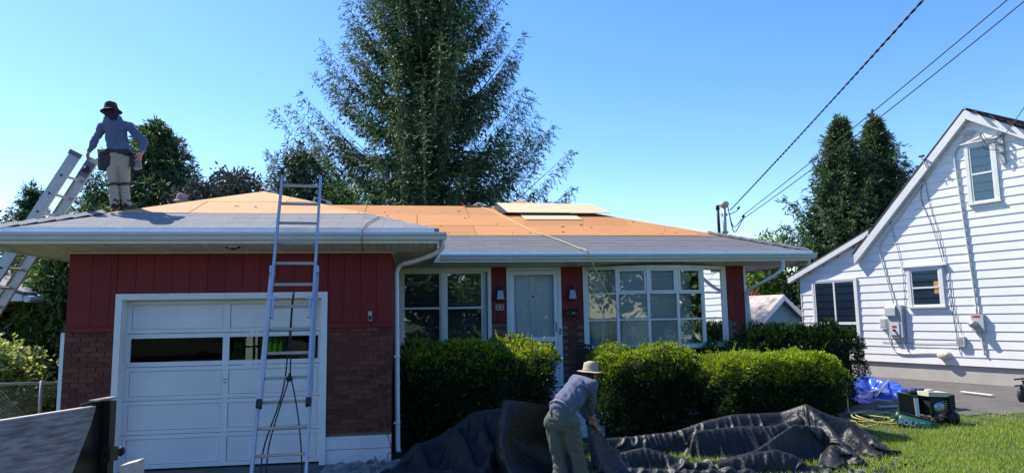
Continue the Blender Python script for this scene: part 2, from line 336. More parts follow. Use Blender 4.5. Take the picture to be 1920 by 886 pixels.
# bricks
PH = (BT-FT)/22.5
bricks = []
def brick_wall(x0, x1, y, z0, z1, skip=()):
    row = 0; z = z1-PH/2+.004
    while z > z0+.01:
        x = x0-(0 if row % 2 else .105)
        while x < x1-.02:
            a, b = max(x, x0), min(x+.2, x1)
            ok = b-a > .03 and not any(sx0-.01 < b and a < sx1+.01 and sz0 < z < sz1 for sx0, sx1, sz0, sz1 in skip)
            if ok: bricks.append((a, b, y, z))
            x += .21
        z -= PH; row += 1
brick_wall(T2+.004, XB, D1, FT, BT); brick_wall(XA, T1-.004, D1, FT, BT)
n_g = len(bricks)
skips = [(W1[0], W1[1], W1[2], 9), (DR[0], DR[1], 0, 9), (BY[0], BY[1], BY[2], 9)]
brick_wall(XB+.02, XR, D2, FM, BT, skips)
def vis_key(b):
    x = (b[0]+b[1])/2
    if b[2] < 11: return 0
    if x > BY[1]: return 1
    if DR[1] < x < BY[0]: return 2
    if x < DR[0] and b[3] > 1.4: return 3
    return 4+x*.01 if x < .6 else 6
bricks.sort(key=vis_key)
_bm = {}
def brick_mesh(w):
    k = round(w*50)
    if k not in _bm:
        mb = MB().box((-w/2+.004, -.03, -PH/2+.0045), (w/2-.004, .03, PH/2-.0045)); _bm[k] = npmesh('brick', mb.v, mb.f, M['brick'])
    return _bm[k]
for (a, b, y, z) in bricks[:300]:
    o = link('brick', brick_mesh(b-a), house, ((a+b)/2, y+.022+random.uniform(-.004, .003), z), (0, random.uniform(-.006, .006), random.uniform(-.012, .012)))
rest = MB()
for (a, b, y, z) in bricks[300:]:
    rest.box((a+.004, y-.008, z-PH/2+.005), (b-.004, y+.05, z+PH/2-.005))
o = part(rest, 'brick_courses', 'brick'); o['kind'] = 'stuff'
# red grooved boards
def boards(x0, x1, y, zlo, z1, step, first=None):
    x = x0; i = 0
    while x < x1-.01:
        e = min(x+(first if (i == 0 and first) else step), x1)
        if x1-e < .05: e = x1
        z0 = zlo((x+e)/2) if callable(zlo) else zlo
        mb = MB().box((x+.0025, y-.004+random.uniform(0, .002), z0), (e-.0025, y+.018, z1)); part(mb, 'siding_board', 'red')
        x = e; i += 1
boards(XA, T1-.002, D1, ZB, ZS, .242, .30)
boards(T1+.002, T2-.002, D1, ZT+.003, ZS, .237)
boards(T2+.002, XB, D1, ZB, ZS, .229)
part(MB().box((XA-.02, D1-.028, BT+.004), (T1-.003, D1+.018, ZB-.004)), 'belt_board', 'red')
part(MB().box((T2+.003, D1-.028, BT+.004), (XB+.025, D1+.018, ZB-.004)), 'belt_board', 'red')
for a, b in ((W1[1]+.003, DR[0]-.003), (DR[1]+.003, BY[0]-.003), (BY[1]+.003, XR)):
    boards(a, b, D2, BT+.03, ZS, .155 if b-a < .4 else .2)
    part(MB().box((a, D2-.014, BT-.002), (b, D2+.016, BT+.026)), 'belt_board', 'red')
part(MB().box((XB+.003, D2-.004, BT), (W1[0]-.003, D2+.2, ZS)), 'siding_board', 'red')
# garage door
gt = MB(); gt.box((T1, D1-.03, 0), (T1+.082, D1+.02, ZT)).box((T2-.082, D1-.03, 0), (T2, D1+.02, ZT)).box((T1+.082, D1-.03, ZT-.082), (T2-.082, D1+.02, ZT))
part(gt, 'garage_door_trim', 'white')
gt = MB(); gt.box((T1+.06, D1+.02, 0), (T1+.09, D1+.22, ZT-.05)).box((T2-.09, D1+.02, 0), (T2-.06, D1+.22, ZT-.05)).box((T1+.09, D1+.02, ZT-.09), (T2-.09, D1+.22, ZT-.05))
part(gt, 'door_jamb', 'white')
GX0, GX1, GY, GTOP = T1+.092, T2-.092, D1+.17, ZT-.092
gdoor = part(MB().box((GX0+.01, GY+.035, .02), (GX1-.01, GY+.045, .02+(GTOP-.02)*.6-.01)).box((GX0+.01, GY+.035, .02+(GTOP-.02)*.8+.01), (GX1-.01, GY+.045, GTOP)), 'garage_door', 'door')
SH = (GTOP-.02)/5; cx_ = (GX0+GX1)/2
for r_ in range(5):
    z0, z1 = .02+r_*SH+.004, .02+(r_+1)*SH-.004
    fr = MB(); win = r_ == 3
    st, ra = .055, (.055 if not win else .062)
    fr.box((GX0, GY, z0), (GX1, GY+.035, z0+ra)).box((GX0, GY, z1-ra), (GX1, GY+.035, z1))
    for a, b in ((GX0, GX0+st), (cx_-.045, cx_+.045), (GX1-st, GX1)): fr.box((a, GY, z0+ra), (b, GY+.035, z1-ra))
    part(fr, 'door_section', 'door', gdoor)
    for a, b in ((GX0+st, cx_-.045), (cx_+.045, GX1-st)):
        if win:
            part(MB().box((a, GY+.018, z0+ra), (b, GY+.022, z1-ra)), 'window_pane', 'glassdark', gdoor)
        else:
            p = MB().box((a+.006, GY+.014, z0+ra+.005), (b-.006, GY+.034, z1-ra-.005)); part(p, 'door_panel', 'door', gdoor)
hd = MB(); hd.box((cx_-.02, GY-.03, .02+3*SH-.2), (cx_+.02, GY, .02+3*SH-.185)).tube([(cx_, GY-.02, .02+3*SH-.24), (cx_, GY, .02+3*SH-.24)], .013)
part(hd, 'lock_handle', 'alu2', gdoor)
for zz in (.02+2*SH, .02+SH, .02+3*SH):
    part(MB().box((cx_-.04, GY-.006, zz-.02), (cx_+.04, GY-.001, zz+.02)), 'hinge', 'door', gdoor)
# garage interior: a back window with green curtains seen through the door glass
bw = MB(); bx, bz = -3.22, 1.55
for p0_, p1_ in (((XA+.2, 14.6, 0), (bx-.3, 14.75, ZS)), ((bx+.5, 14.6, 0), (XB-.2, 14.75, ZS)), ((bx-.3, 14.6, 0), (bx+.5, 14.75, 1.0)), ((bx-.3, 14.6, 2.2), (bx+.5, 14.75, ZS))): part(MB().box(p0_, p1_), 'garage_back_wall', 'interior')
bw.box((bx+.03, 14.5, 1.0), (bx+.07, 14.59, 2.2)).box((bx-.3, 14.5, 1.5), (bx+.5, 14.59, 1.54)); part(bw, 'back_window_frame', 'white')
for a, b in ((bx-.42, bx-.08), (bx+.14, bx+.66)):
    cu = MB(); n = 16
    P_ = [(a+(b-a)*i/n, 14.42+.03*math.sin(i*1.9), z) for z in (.9, 2.3) for i in range(n+1)]
    cu.add(P_, [(i, i+1, n+2+i, n+1+i) for i in range(n)]); part(cu, 'curtain', 'curtain', smooth=True)
part(MB().box((-2.15, 13.5, 0), (-2.05, 13.6, 2.6)), 'garage_post', 'wood')
# ---- roof
def plane_pt(u, y, e): return V(u, y, EO+S*(y-e))
th = math.atan(S); NRM = V(0, -math.sin(th), math.cos(th))
AG = (-2.6, 12.36); AM = (2.85, 18.0)
gpoly = [(-5.33, EG), (.37, EG), AG]
mpoly = [(-3.2, EM), (8.009, EM), AM, (2.15, 17.14), (-3.2, 17.14)]
def zg(y): return EO+S*(y-EG)
def zm(y): return EO+S*(y-EM)
rf = MB()
def slab(P, t=.05):
    P = [V(*p) for p in P]; n = np.cross(P[1]-P[0], P[2]-P[0]); n /= np.linalg.norm(n)
    if n[2] < 0: n = -n
    rf.prism(P, -n*t)
zag = zg(AG[1]); zr = zm(17.14); zam = zm(AM[1])
slab([(-5.33, EG, EO), (.37, EG, EO), (*AG, zag)])
slab([(.37, EG, EO), (.37, 15.2, EO), (*AG, zag)])
slab([(-5.33, 15.2, EO), (-5.33, EG, EO), (*AG, zag)])
slab([(.37, 15.2, EO), (-5.33, 15.2, EO), (*AG, zag)])
roof = part(rf, 'roof', 'shingle')
rf = MB()
slab([(-3.2, EM, EO), (8.009, EM, EO), (AM[0], AM[1], zam), (2.15, 17.14, zr), (-3.2, 17.14, zr)])
slab([(8.009, EM, EO), (8.009, 23.2, EO), (AM[0], AM[1], zam)])
slab([(-3.2, 17.14, zr), (2.15, 17.14, zr), (2.15, 21.5, EO), (-3.2, 21.5, EO)])
slab([(2.15, 17.14, zr), (AM[0], AM[1], zam), (2.15, 19.1, zr)])
slab([(AM[0], AM[1], zam), (8.009, 23.2, EO), (-2.3, 23.2, EO)])
part(rf, 'roof', 'shingle2')
def inset(poly, y0):
    return clip(poly, 1, y0, False)
def sheets(poly, e, y0, umin, first_off, pm, par, lift=.012):
    pl = inset(poly, y0)
    if umin is not None: pl = clip(pl, 0, umin, False)
    c_ = math.cos(th); row = 0; y = y0-.25
    while y < max(p[1] for p in poly):
        u = -6.0+(1.22 if row % 2 else 0)+first_off
        while u < 9:
            q = cliprect(pl, u+.006, u+2.44-.006, y+.006, y+1.22*c_-.006)
            if q:
                l0 = lift+random.uniform(0, .007)
                P3 = [V(px, py, EO+S*(py-e))+NRM*l0 for px, py in q]
                part(MB().prism(P3, -NRM*.011), 'plywood_sheet', pm, par)
            u += 2.44
        y += 1.22*c_; row += 1
YG1, YM1 = EG+.95, EM+1.22
gi = [(-5.2, EG+.02), (.3, EG+.02), (AG[0], AG[1]-.02)]
sheets(gi, EG, YG1, -4.35, .3, 'osbpale', house)
mi = [(-3.1, EM+.02), (7.95, EM+.02), (AM[0], AM[1]-.03), (2.16, 17.13), (-3.1, 17.13)]
sheets(mi, EM, YM1, None, 0., 'osb', house)
# remaining shingle courses: thin tabs with slightly uneven butts
def shingles(poly, e, y0, y1, mname, name='shingle_courses', step=.13):
    mb = MB(); y = y0; row = 0
    while y < y1:
        u = -5.6+(row % 3)*.31
        while u < 8.2:
            w_ = .305; q = cliprect(poly, u+.0015, u+w_-.0015, y, min(y+step+.01, y1+.02))
            if q:
                j = random.uniform(-.002, .002); cy = min(p[1] for p in q)
                P3 = [V(px, py, EO+S*(py-e))+NRM*(.011-.004*(py-cy)/step+j*.3) for px, py in q]
                mb.prism(P3, -NRM*.006)
            u += w_
        y += step; row += 1
    o = part(mb, name, mname); o['kind'] = 'stuff'; return o
shingles([(-5.33, EG), (.37, EG), AG], EG, EG-.02, YG1+.02, 'shingle')
mm = [(0.2, EM), (8.009, EM), AM, (0, 18)]
shingles(mm, EM, EM-.02, YM1+.02, 'shingle2')
# hip ridge caps along the right hip of the main roof and the left hip of the garage roof
def caps(a, b, n, mname):
    a, b = V(*a), V(*b); d = (b-a)/n
    for i in range(n):
        p = a+d*i; q = p+d*1.12; s_ = np.cross(d, (0, 0, 1.)); s_ /= np.linalg.norm(s_)
        mb = MB(); up_ = V(0, 0, .035)
        mb.add([p+up_*.6, q+up_*1.2, q-s_*.13-V(0,0,.012), p-s_*.13-V(0,0,.03), q+s_*.13-V(0,0,.012), p+s_*.13-V(0,0,.03)], [(0,1,2,3), (0,5,4,1)])
        part(mb, 'hip_cap', mname)
caps((8.0, EM+.01, EO+.02), (6.55, EM+1.46, zm(EM+1.46)+.02), 9, 'shingle2')
caps((-5.32, EG+.01, EO+.02), (-4.45, EG+.9, zg(EG+.9)+.02), 6, 'shingle')
# drip edge, gutters, fascia, soffit
def gutter(p0, p1, out):                 # runs p0 -> p1 at the eave, 'out' = outward horizontal unit vector
    p0, p1, out = V(*p0), V(*p1), V(*out); d = p1-p0; up_ = V(0, 0, 1)
    prof = [(0, -.03), (0, -.135), (.055, -.135), (.075, -.085), (.098, -.07), (.098, -.036), (.088, -.036), (.088, -.062), (.066, -.08), (.05, -.125), (.006, -.125), (.006, -.03)]
    mb = MB(); vs = [p0+out*a+up_*b for a, b in prof]+[p1+out*a+up_*b for a, b in prof]; n = len(prof)
    mb.add(vs, [(i, (i+1)%n, n+(i+1)%n, n+i) for i in range(n)]+[tuple(range(n)), tuple(range(2*n-1, n-1, -1))])
    part(mb, 'gutter', 'gutter')
    k = int(np.linalg.norm(d)/.75)
    for i in range(k):
        q = p0+d*(i+.5)/k
        part(MB().obox(q+out*.046-up_*.05, out*.047, d/np.linalg.norm(d)*.012, up_*.003), 'gutter_hanger', 'drip')
zE = EO-.02
gutter((-5.36, EG-.012, zE), (.47, EG-.012, zE), (0, -1, 0))
gutter((.372, EG-.01, zE), (.372, EM-.13, zE), (1, 0, 0))
gutter((-5.335, 15, zE), (-5.335, EG, zE), (-1, 0, 0))
gutter((.50, EM-.012, zE), (8.10, EM-.012, zE), (0, -1, 0))
part(MB().box((-5.35, EG-.03, zE-.012), (.30, EG+.02, EO+.012)).box((-5.35, EG-.034, zE-.03), (.30, EG-.030, EO+.004)), 'drip_edge', 'drip')
part(MB().box((.38, EM-.03, zE-.012), (8.04, EM+.02, EO+.012)).box((.48, EM-.034, zE-.03), (8.04, EM-.030, EO+.004)), 'drip_edge', 'drip')
fb = MB(); fb.box((-5.33, EG-.008, ZS+.055), (.37, EG+.02, zE-.02)); part(fb, 'fascia', 'vinyl')
fb = MB(); fb.box((.345, EG+.022, ZS-.02), (.37, EM, zE-.02)); part(fb, 'fascia', 'vinyl')
fb = MB(); fb.box((-5.33, EG+.022, ZS-.02), (-5.30, 15.2, zE-.02)); part(fb, 'fascia', 'vinyl')
fb = MB(); fb.box((.372, EM-.008, ZS+.055), (8.009, EM+.02, zE-.02)); part(fb, 'fascia', 'vinyl')
fb = MB(); fb.box((7.98, EM+.022, ZS-.02), (8.009, 23, zE-.02)); part(fb, 'fascia', 'vinyl')
def soffit(x0, x1, y0, y1, w_=.102, along='x', z=ZS-.0):
    a, b = (x0, x1) if along == 'x' else (y0, y1); t = a
    while t < b-.01:
        e = min(t+w_, b)
        j = random.uniform(0, .0015)
        if along == 'x': mb = MB().prism([(t+.003, y0, z+.07+j), (e-.003, y0, z+.07+j), (e-.003, y1, z+j), (t+.003, y1, z+j)], (0, 0, .012))
        else: mb = MB().box((x0, t+.003, z+j), (x1, e-.003, z+.012))
        part(mb, 'soffit_panel', 'soffit'); t = e
soffit(-5.30, .345, EG+.02, D1+.02)
soffit(XB-.01, .345, D1+.022, EM+.02, .2, 'y')
soffit(XB-.01, 8.0, EM+.022, D2+.02)
part(MB().box((-5.30, D1+.022, ZS), (XA+.01, 15, ZS+.012)), 'side_soffit', 'vinyl')
part(MB().box((XR-.01, D2+.022, ZS), (7.98, 23, ZS+.012)), 'side_soffit', 'vinyl')
for a, b, y0_, y1_ in ((-5.3, .34, EG+.02, D1+.2), (XB, 7.9, EM+.02, D2+.2)): part(MB().prism([(a, y0_, ZS+.087), (b, y0_, ZS+.087), (b, y1_, ZS+.016), (a, y1_, ZS+.016)], (0, 0, .01)), 'soffit_backing', 'mortar')
part(MB().box((XB-.02, D1-.012, ZS-.025), (XB+.012, D2, ZS-.001)).box((XA, D1-.02, ZS-.018), (XB-.025, D1-.0045, ZS-.002)), 'soffit_channel', 'vinyl')
# downspouts
def spout(pts, m='white'):
    return part(MB().tube(curve(pts, 5), .036, 8), 'downspout', m, smooth=True)
dsp = spout([(.42, 9.72, 3.13), (.42, 9.74, 3.02), (.30, 9.85, 2.93), (.05, 10.12, 2.86), (-.16, 10.3, 2.82), (-.235, 10.34, 2.72), (-.237, 10.34, 2.5), (-.225, 10.34, 1.4), (-.215, 10.34, .3), (-.20, 10.3, .1)])
for zz in (1.45, .5): part(MB().box((-.27, 10.29, zz), (-.18, 10.385, zz+.03)), 'strap', 'white', dsp)
spout([tuple(at(1468, 488, 12.72)), tuple(at(1467, 503, 12.74)), tuple(at(1452, 516, 12.85)), tuple(at(1420, 534, 13.1)), tuple(at(1402, 545, 13.3)), tuple(at(1402, 565, 13.38)), (6.94, 13.38, 1.5), (6.94, 13.38, .3)], 'gutter')
# ---- front windows
def window(parent, P, name, fw_, sash, glassm, back, z0, z1, x0, x1, y, split=True, mull=None, sash_m='vinyl'): pass
fwn = MB(); x0, x1, z0 = W1; y = D2
fwn.box((x0, y-.03, z0), (x0+.07, y+.1, ZS)).box((x1-.07, y-.03, z0), (x1, y+.1, ZS)).box((x0+.07, y-.03, ZS-.08), (x1-.07, y+.1, ZS))
fwn.box((x0-.0, y-.05, z0-.07), (x1+.0, y+.1, z0-.001)); mx_ = (x0+x1)/2-.04
fwn.box((mx_-.045, y-.028, z0), (mx_+.045, y+.1, ZS-.08))
wf = part(fwn, 'window_frame', 'vinyl')
for a, b in ((x0+.07, mx_-.045), (mx_+.045, x1-.16)):
    zt_, zb_ = ZS-.08, z0; zm_ = (zt_+zb_)/2+.05
    s_ = MB(); t = .035
    s_.box((a, y-.01, zm_), (a+t, y+.05, zt_)).box((b-t, y-.01, zm_), (b, y+.05, zt_)).box((a+t, y-.01, zt_-t), (b-t, y+.05, zt_)).box((a+t, y-.012, zm_-.02), (b-t, y+.05, zm_+.02))
    s_.box((a, y+.005, zb_), (a+t, y+.06, zm_)).box((b-t, y+.005, zb_), (b, y+.06, zm_)).box((a+t, y+.005, zb_), (b-t, y+.06, zb_+.05))
    part(s_, 'sash', 'vinyl', wf)
    part(MB().box((a+t, y+.03, zm_+.02), (b-t, y+.034, zt_-t)), 'pane', 'glass2', wf)
    part(MB().box((a+t, y+.04, zb_+.05), (b-t, y+.044, zm_-.02)), 'pane', 'glass2', wf)
s_ = MB()
for k, xx in enumerate((x1-.155, x1-.13, x1-.105)): s_.box((xx, y-.02+.02*k, z0), (xx+.012, y+.06, ZS-.08))
part(s_, 'shutter_track', 'vinyl', wf)
bl = MB()
zz = z0
while zz < ZS-.1: bl.obox(((x0+x1)/2, y+.16, zz), (.84, 0, 0), (0, .012, .007), (0, 0, .0015)); zz += .026
o = part(bl, 'blind_slats', 'dimblind'); o['kind'] = 'stuff'
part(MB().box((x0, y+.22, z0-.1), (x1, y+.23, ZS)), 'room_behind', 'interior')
# door
x0, x1, z0 = DR
df = MB(); df.box((x0, y-.03, z0), (x0+.075, y+.1, ZS)).box((x1-.075, y-.03, z0), (x1, y+.1, ZS)).box((x0+.075, y-.03, ZS-.07), (x1-.075, y+.1, ZS)).box((x0, y-.06, z0-.06), (x1, y+.1, z0-.001))
dfo = part(df, 'door_frame', 'vinyl')
a, b = x0+.078, x1-.078
sd = MB(); t = .07; zr_ = 1.62
sd.box((a, y-.02, z0+.005), (a+t, y+.02, ZS-.075)).box((b-t, y-.02, z0+.005), (b, y+.02, ZS-.075)).box((a+t, y-.02, ZS-.15), (b-t, y+.02, ZS-.075)).box((a+t, y-.02, zr_-.09), (b-t, y+.02, zr_)).box((a+t, y-.02, z0+.005), (b-t, y+.02, z0+.2))
sdo = part(sd, 'storm_door', 'white')
part(MB().box((a+t, y-.002, zr_), (b-t, y+.002, ZS-.15)), 'glass', 'glassdoor', sdo)
part(MB().box((a+t, y-.002, z0+.2), (b-t, y+.002, zr_-.09)), 'glass', 'glassdoor', sdo)
part(MB().tube(curve([(b-.05, y-.03, 1.72), (b-.05, y-.07, 1.75), (b-.045, y-.07, 1.86), (b-.05, y-.03, 1.9)]), .009), 'handle', 'black', sdo)
part(MB().box((b+.02, y-.045, 1.66), (b+.06, y-.03, 1.78)), 'latch_plate', 'brass', sdo)
ed = MB(); ed.box((a, y+.09, z0), (b, y+.125, ZS-.07)); edo = part(ed, 'entry_door', 'white')
wd = (b-a)
for cxr in (a+wd*.29, a+wd*.71):
    for p0, p1 in ((2.46, 2.80), (1.62, 2.38), (.85, 1.45)):
        q = MB(); q.box((cxr-.15, y+.068, p0), (cxr+.15, y+.089, p0+.02)).box((cxr-.15, y+.068, p1-.02), (cxr+.15, y+.089, p1)).box((cxr-.15, y+.068, p0+.02), (cxr-.13, y+.089, p1-.02)).box((cxr+.13, y+.068, p0+.02), (cxr+.15, y+.089, p1-.02))
        part(q, 'door_panel', 'white', edo)
part(MB().lathe((b-.07, y+.05, 1.68), [(0, -.03), (.022, -.02), (.03, 0), (.022, .02), (0, .03)], 12, (1,0,0), (0,0,1), (0,-1,0)), 'door_knob', 'brass', edo)
part(MB().lathe(((a+b)/2, y+.085, 2.42), [(0, .02), (.02, .015), (.024, 0)], 12, (1,0,0), (0,0,1), (0,-1,0)), 'knocker', 'brass', edo)
# bow window: five facets on a shallow arc
x0, x1, z0 = BY
arc = []; wd_ = (x1-x0)-.16; cxb = (x0+x1)/2; dep = .26
angs = [-26, -13, 0, 13, 26]; seg = wd_/sum(math.cos(R(a_)) for a_ in angs)
p = V(x0+.08, D2+.0, 0); pts_ = [p.copy()]
for a_ in angs:
    p = p+V(math.cos(R(a_))*seg, math.sin(R(a_))*seg, 0); pts_.append(p.copy())
byo = part(MB().box((x0, y-.03, z0), (x0+.078, y+.12, ZS)), 'bay_window_frame', 'vinyl')
part(MB().box((x1-.078, y-.03, z0), (x1, y+.12, ZS)), 'side_jamb', 'vinyl', byo)
hb = MB(); P_ = [(x0+.08, y+.1, 0)]+[(q[0], q[1]-.035, 0) for q in pts_]+[(x1-.08, y+.1, 0)]
hb.prism([(q[0], q[1], ZS-.075) for q in P_], (0, 0, .073)); part(hb, 'head_board', 'vinyl', byo)
hb = MB(); P_ = [(x0+.08, y+.1, 0)]+[(q[0], q[1]-.06, 0) for q in pts_]+[(x1-.08, y+.1, 0)]
hb.prism([(q[0], q[1], z0-.03) for q in P_], (0, 0, .07)); part(hb, 'sill_board', 'white', byo)
zrs = [z0+.045, z0+.045+.50, z0+.045+1.02, ZS-.078]
for i in range(6):
    part(MB().box((pts_[i][0]-.026, pts_[i][1]-.032, z0+.041), (pts_[i][0]+.026, pts_[i][1]+.05, ZS-.076)), 'mullion', 'vinyl', byo)
for i in range(5):
    q0, q1 = pts_[i], pts_[i+1]; d = (q1-q0)/np.linalg.norm(q1-q0); nn = V(d[1], -d[0], 0)   # outward (-Y)
    a_, b_ = q0+d*.03, q1-d*.03
    for zz in zrs[1:3]: part(MB().obox((a_+b_)/2+V(0,0,zz)+nn*.004, (b_-a_)/2, nn*.02, V(0,0,.016)), 'glazing_bar', 'vinyl', byo)
    if i in (1, 2, 3):
        v_ = MB(); za, zb2 = zrs[2]+.018, zrs[3]
        for zz in (za+.018, zb2-.018): v_.obox((a_+b_)/2+V(0,0,zz)+nn*.012, (b_-a_)/2, nn*.02, V(0,0,.018))
        for e_ in (a_+d*.018, b_-d*.018): v_.obox(e_+V(0,0,(za+zb2)/2)+nn*.0125, d*.018, nn*.02, V(0,0,(zb2-za)/2-.037))
        part(v_, 'vent_sash', 'vinyl', byo)
    for k in range(3):
        part(MB().obox((a_+b_)/2+V(0,0,(zrs[k]+zrs[k+1])/2), (b_-a_)/2, nn*.002, V(0,0,(zrs[k+1]-zrs[k])/2-.015)), 'pane', 'glass3', byo)
bl = MB(); zz = z0+.05
for i in range(5):
    q0, q1 = pts_[i], pts_[i+1]; d = (q1-q0)/np.linalg.norm(q1-q0); nn = V(d[1], -d[0], 0); zz = z0+.05
    while zz < ZS-.1:
        bl.obox((q0+q1)/2-nn*(.05 if i else .2)+V(0,0,zz), d*seg*.47, nn*.004+V(0,0,.0105), nn*.0008-V(0,0,.0003)); zz += .024
o = part(bl, 'blind_slats', 'blind'); o['kind'] = 'stuff'
dr_ = MB(); n = 14; q = pts_[0]*.25+pts_[1]*.75
P_ = []
for zz, wdt in ((ZS-.1, .10), (2.6, .045), (2.45, .04), (2.1, .09), (z0+.1, .12)):
    for i in range(n+1): P_.append((q[0]-.05+wdt*(i/n-.5)*2, q[1]+.06+.02*math.sin(i*2.2), zz))
dr_.add(P_, [(r_*(n+1)+i, r_*(n+1)+i+1, (r_+1)*(n+1)+i+1, (r_+1)*(n+1)+i) for r_ in range(4) for i in range(n)]); part(dr_, 'net_drape', 'drape', smooth=True)
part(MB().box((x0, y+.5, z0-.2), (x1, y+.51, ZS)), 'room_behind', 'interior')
# porch and steps
ps = thing('front_steps', (2.4, 12.6, 0), 'white painted concrete steps up to the front door behind the hedges', 'steps')
part(MB().box((1.5, 12.25, 0), (3.3, D2-.01, .63)), 'landing', 'foundation', ps)
for i in range(3): part(MB().box((1.75, 12.25-.28*(i+1), 0), (3.2, 12.25-.28*i-.002, .63-.16*(i+1))), 'step', 'foundation', ps)
rl = thing('porch_railing', (3.2, 12.2, .63), 'black wrought iron railing beside the front steps', 'railing')
P0, P1, P2 = V(3.2, 13.2, 1.48), V(3.2, 12.2, 1.48), V(3.2, 11.3, .92)
part(MB().tube([P0, P1, P2], .02), 'handrail', 'iron', rl)
part(MB().tube([P0-V(0,0,.72), P1-V(0,0,.72), P2-V(0,0,.72)], .012), 'bottom_rail', 'iron', rl)
for i in range(7):
    q = P0+(P1-P0)*i/6; part(MB().bar(q-V(0,0,.85 if i in (0, 6) else .72), q, .016, .016, (0,1,0)), 'baluster', 'iron', rl)
for i in range(1, 8):
    q = P1+(P2-P1)*i/7; part(MB().bar(q-V(0,0,.9 if i == 7 else .72), q, .016, .016, (0,1,0)), 'baluster', 'iron', rl)
P0, P1 = V(2.98, 12.27, 1.48), V(3.2, 12.27, 1.48)
for i in range(3): q = V(2.95+i*.09, 12.28, 1.48); part(MB().bar(q-V(0,0,.84), q, .014, .014, (0,1,0)), 'baluster', 'iron', rl)
part(MB().tube([V(2.93, 12.28, 1.48), V(3.2, 12.28, 1.48)], .018), 'handrail', 'iron', rl)
# ---------------------------------------------------------------- trees, hedges, grass
def unit(v): return v/(np.linalg.norm(v, axis=-1, keepdims=True)+1e-9)
def leaves(P, D, L, W, tip, shape='diamond'):
    """one small bent leaf-quad per row"""
    n = len(P); D = unit(D); r = unit(rng.normal(size=(n, 3))); S_ = unit(np.cross(D, r)); N_ = np.cross(S_, D)
    L = np.broadcast_to(L, (n,))[:, None]; W = np.broadcast_to(W, (n,))[:, None]
    mid = P+D*L*.5+N_*L*.08
    v = np.stack([P, mid+S_*W*.5, P+D*L, mid-S_*W*.5], 1).reshape(-1, 3)
    f = np.arange(n*4).reshape(n, 4); return v, f, np.broadcast_to(tip, (n,))
def cat_(parts):
    V_ = []; F_ = []; T_ = []; b = 0
    for v, f, t in parts: V_.append(v); F_.append(f+b); T_.append(t); b += len(v)
    return np.concatenate(V_), np.concatenate(F_), np.concatenate(T_)
def foliage(name, parts, m, parent):
    v, f, t = cat_(parts); o = link(name, npmesh(name, v-wo(parent), f, M[m], False, t), parent); return o
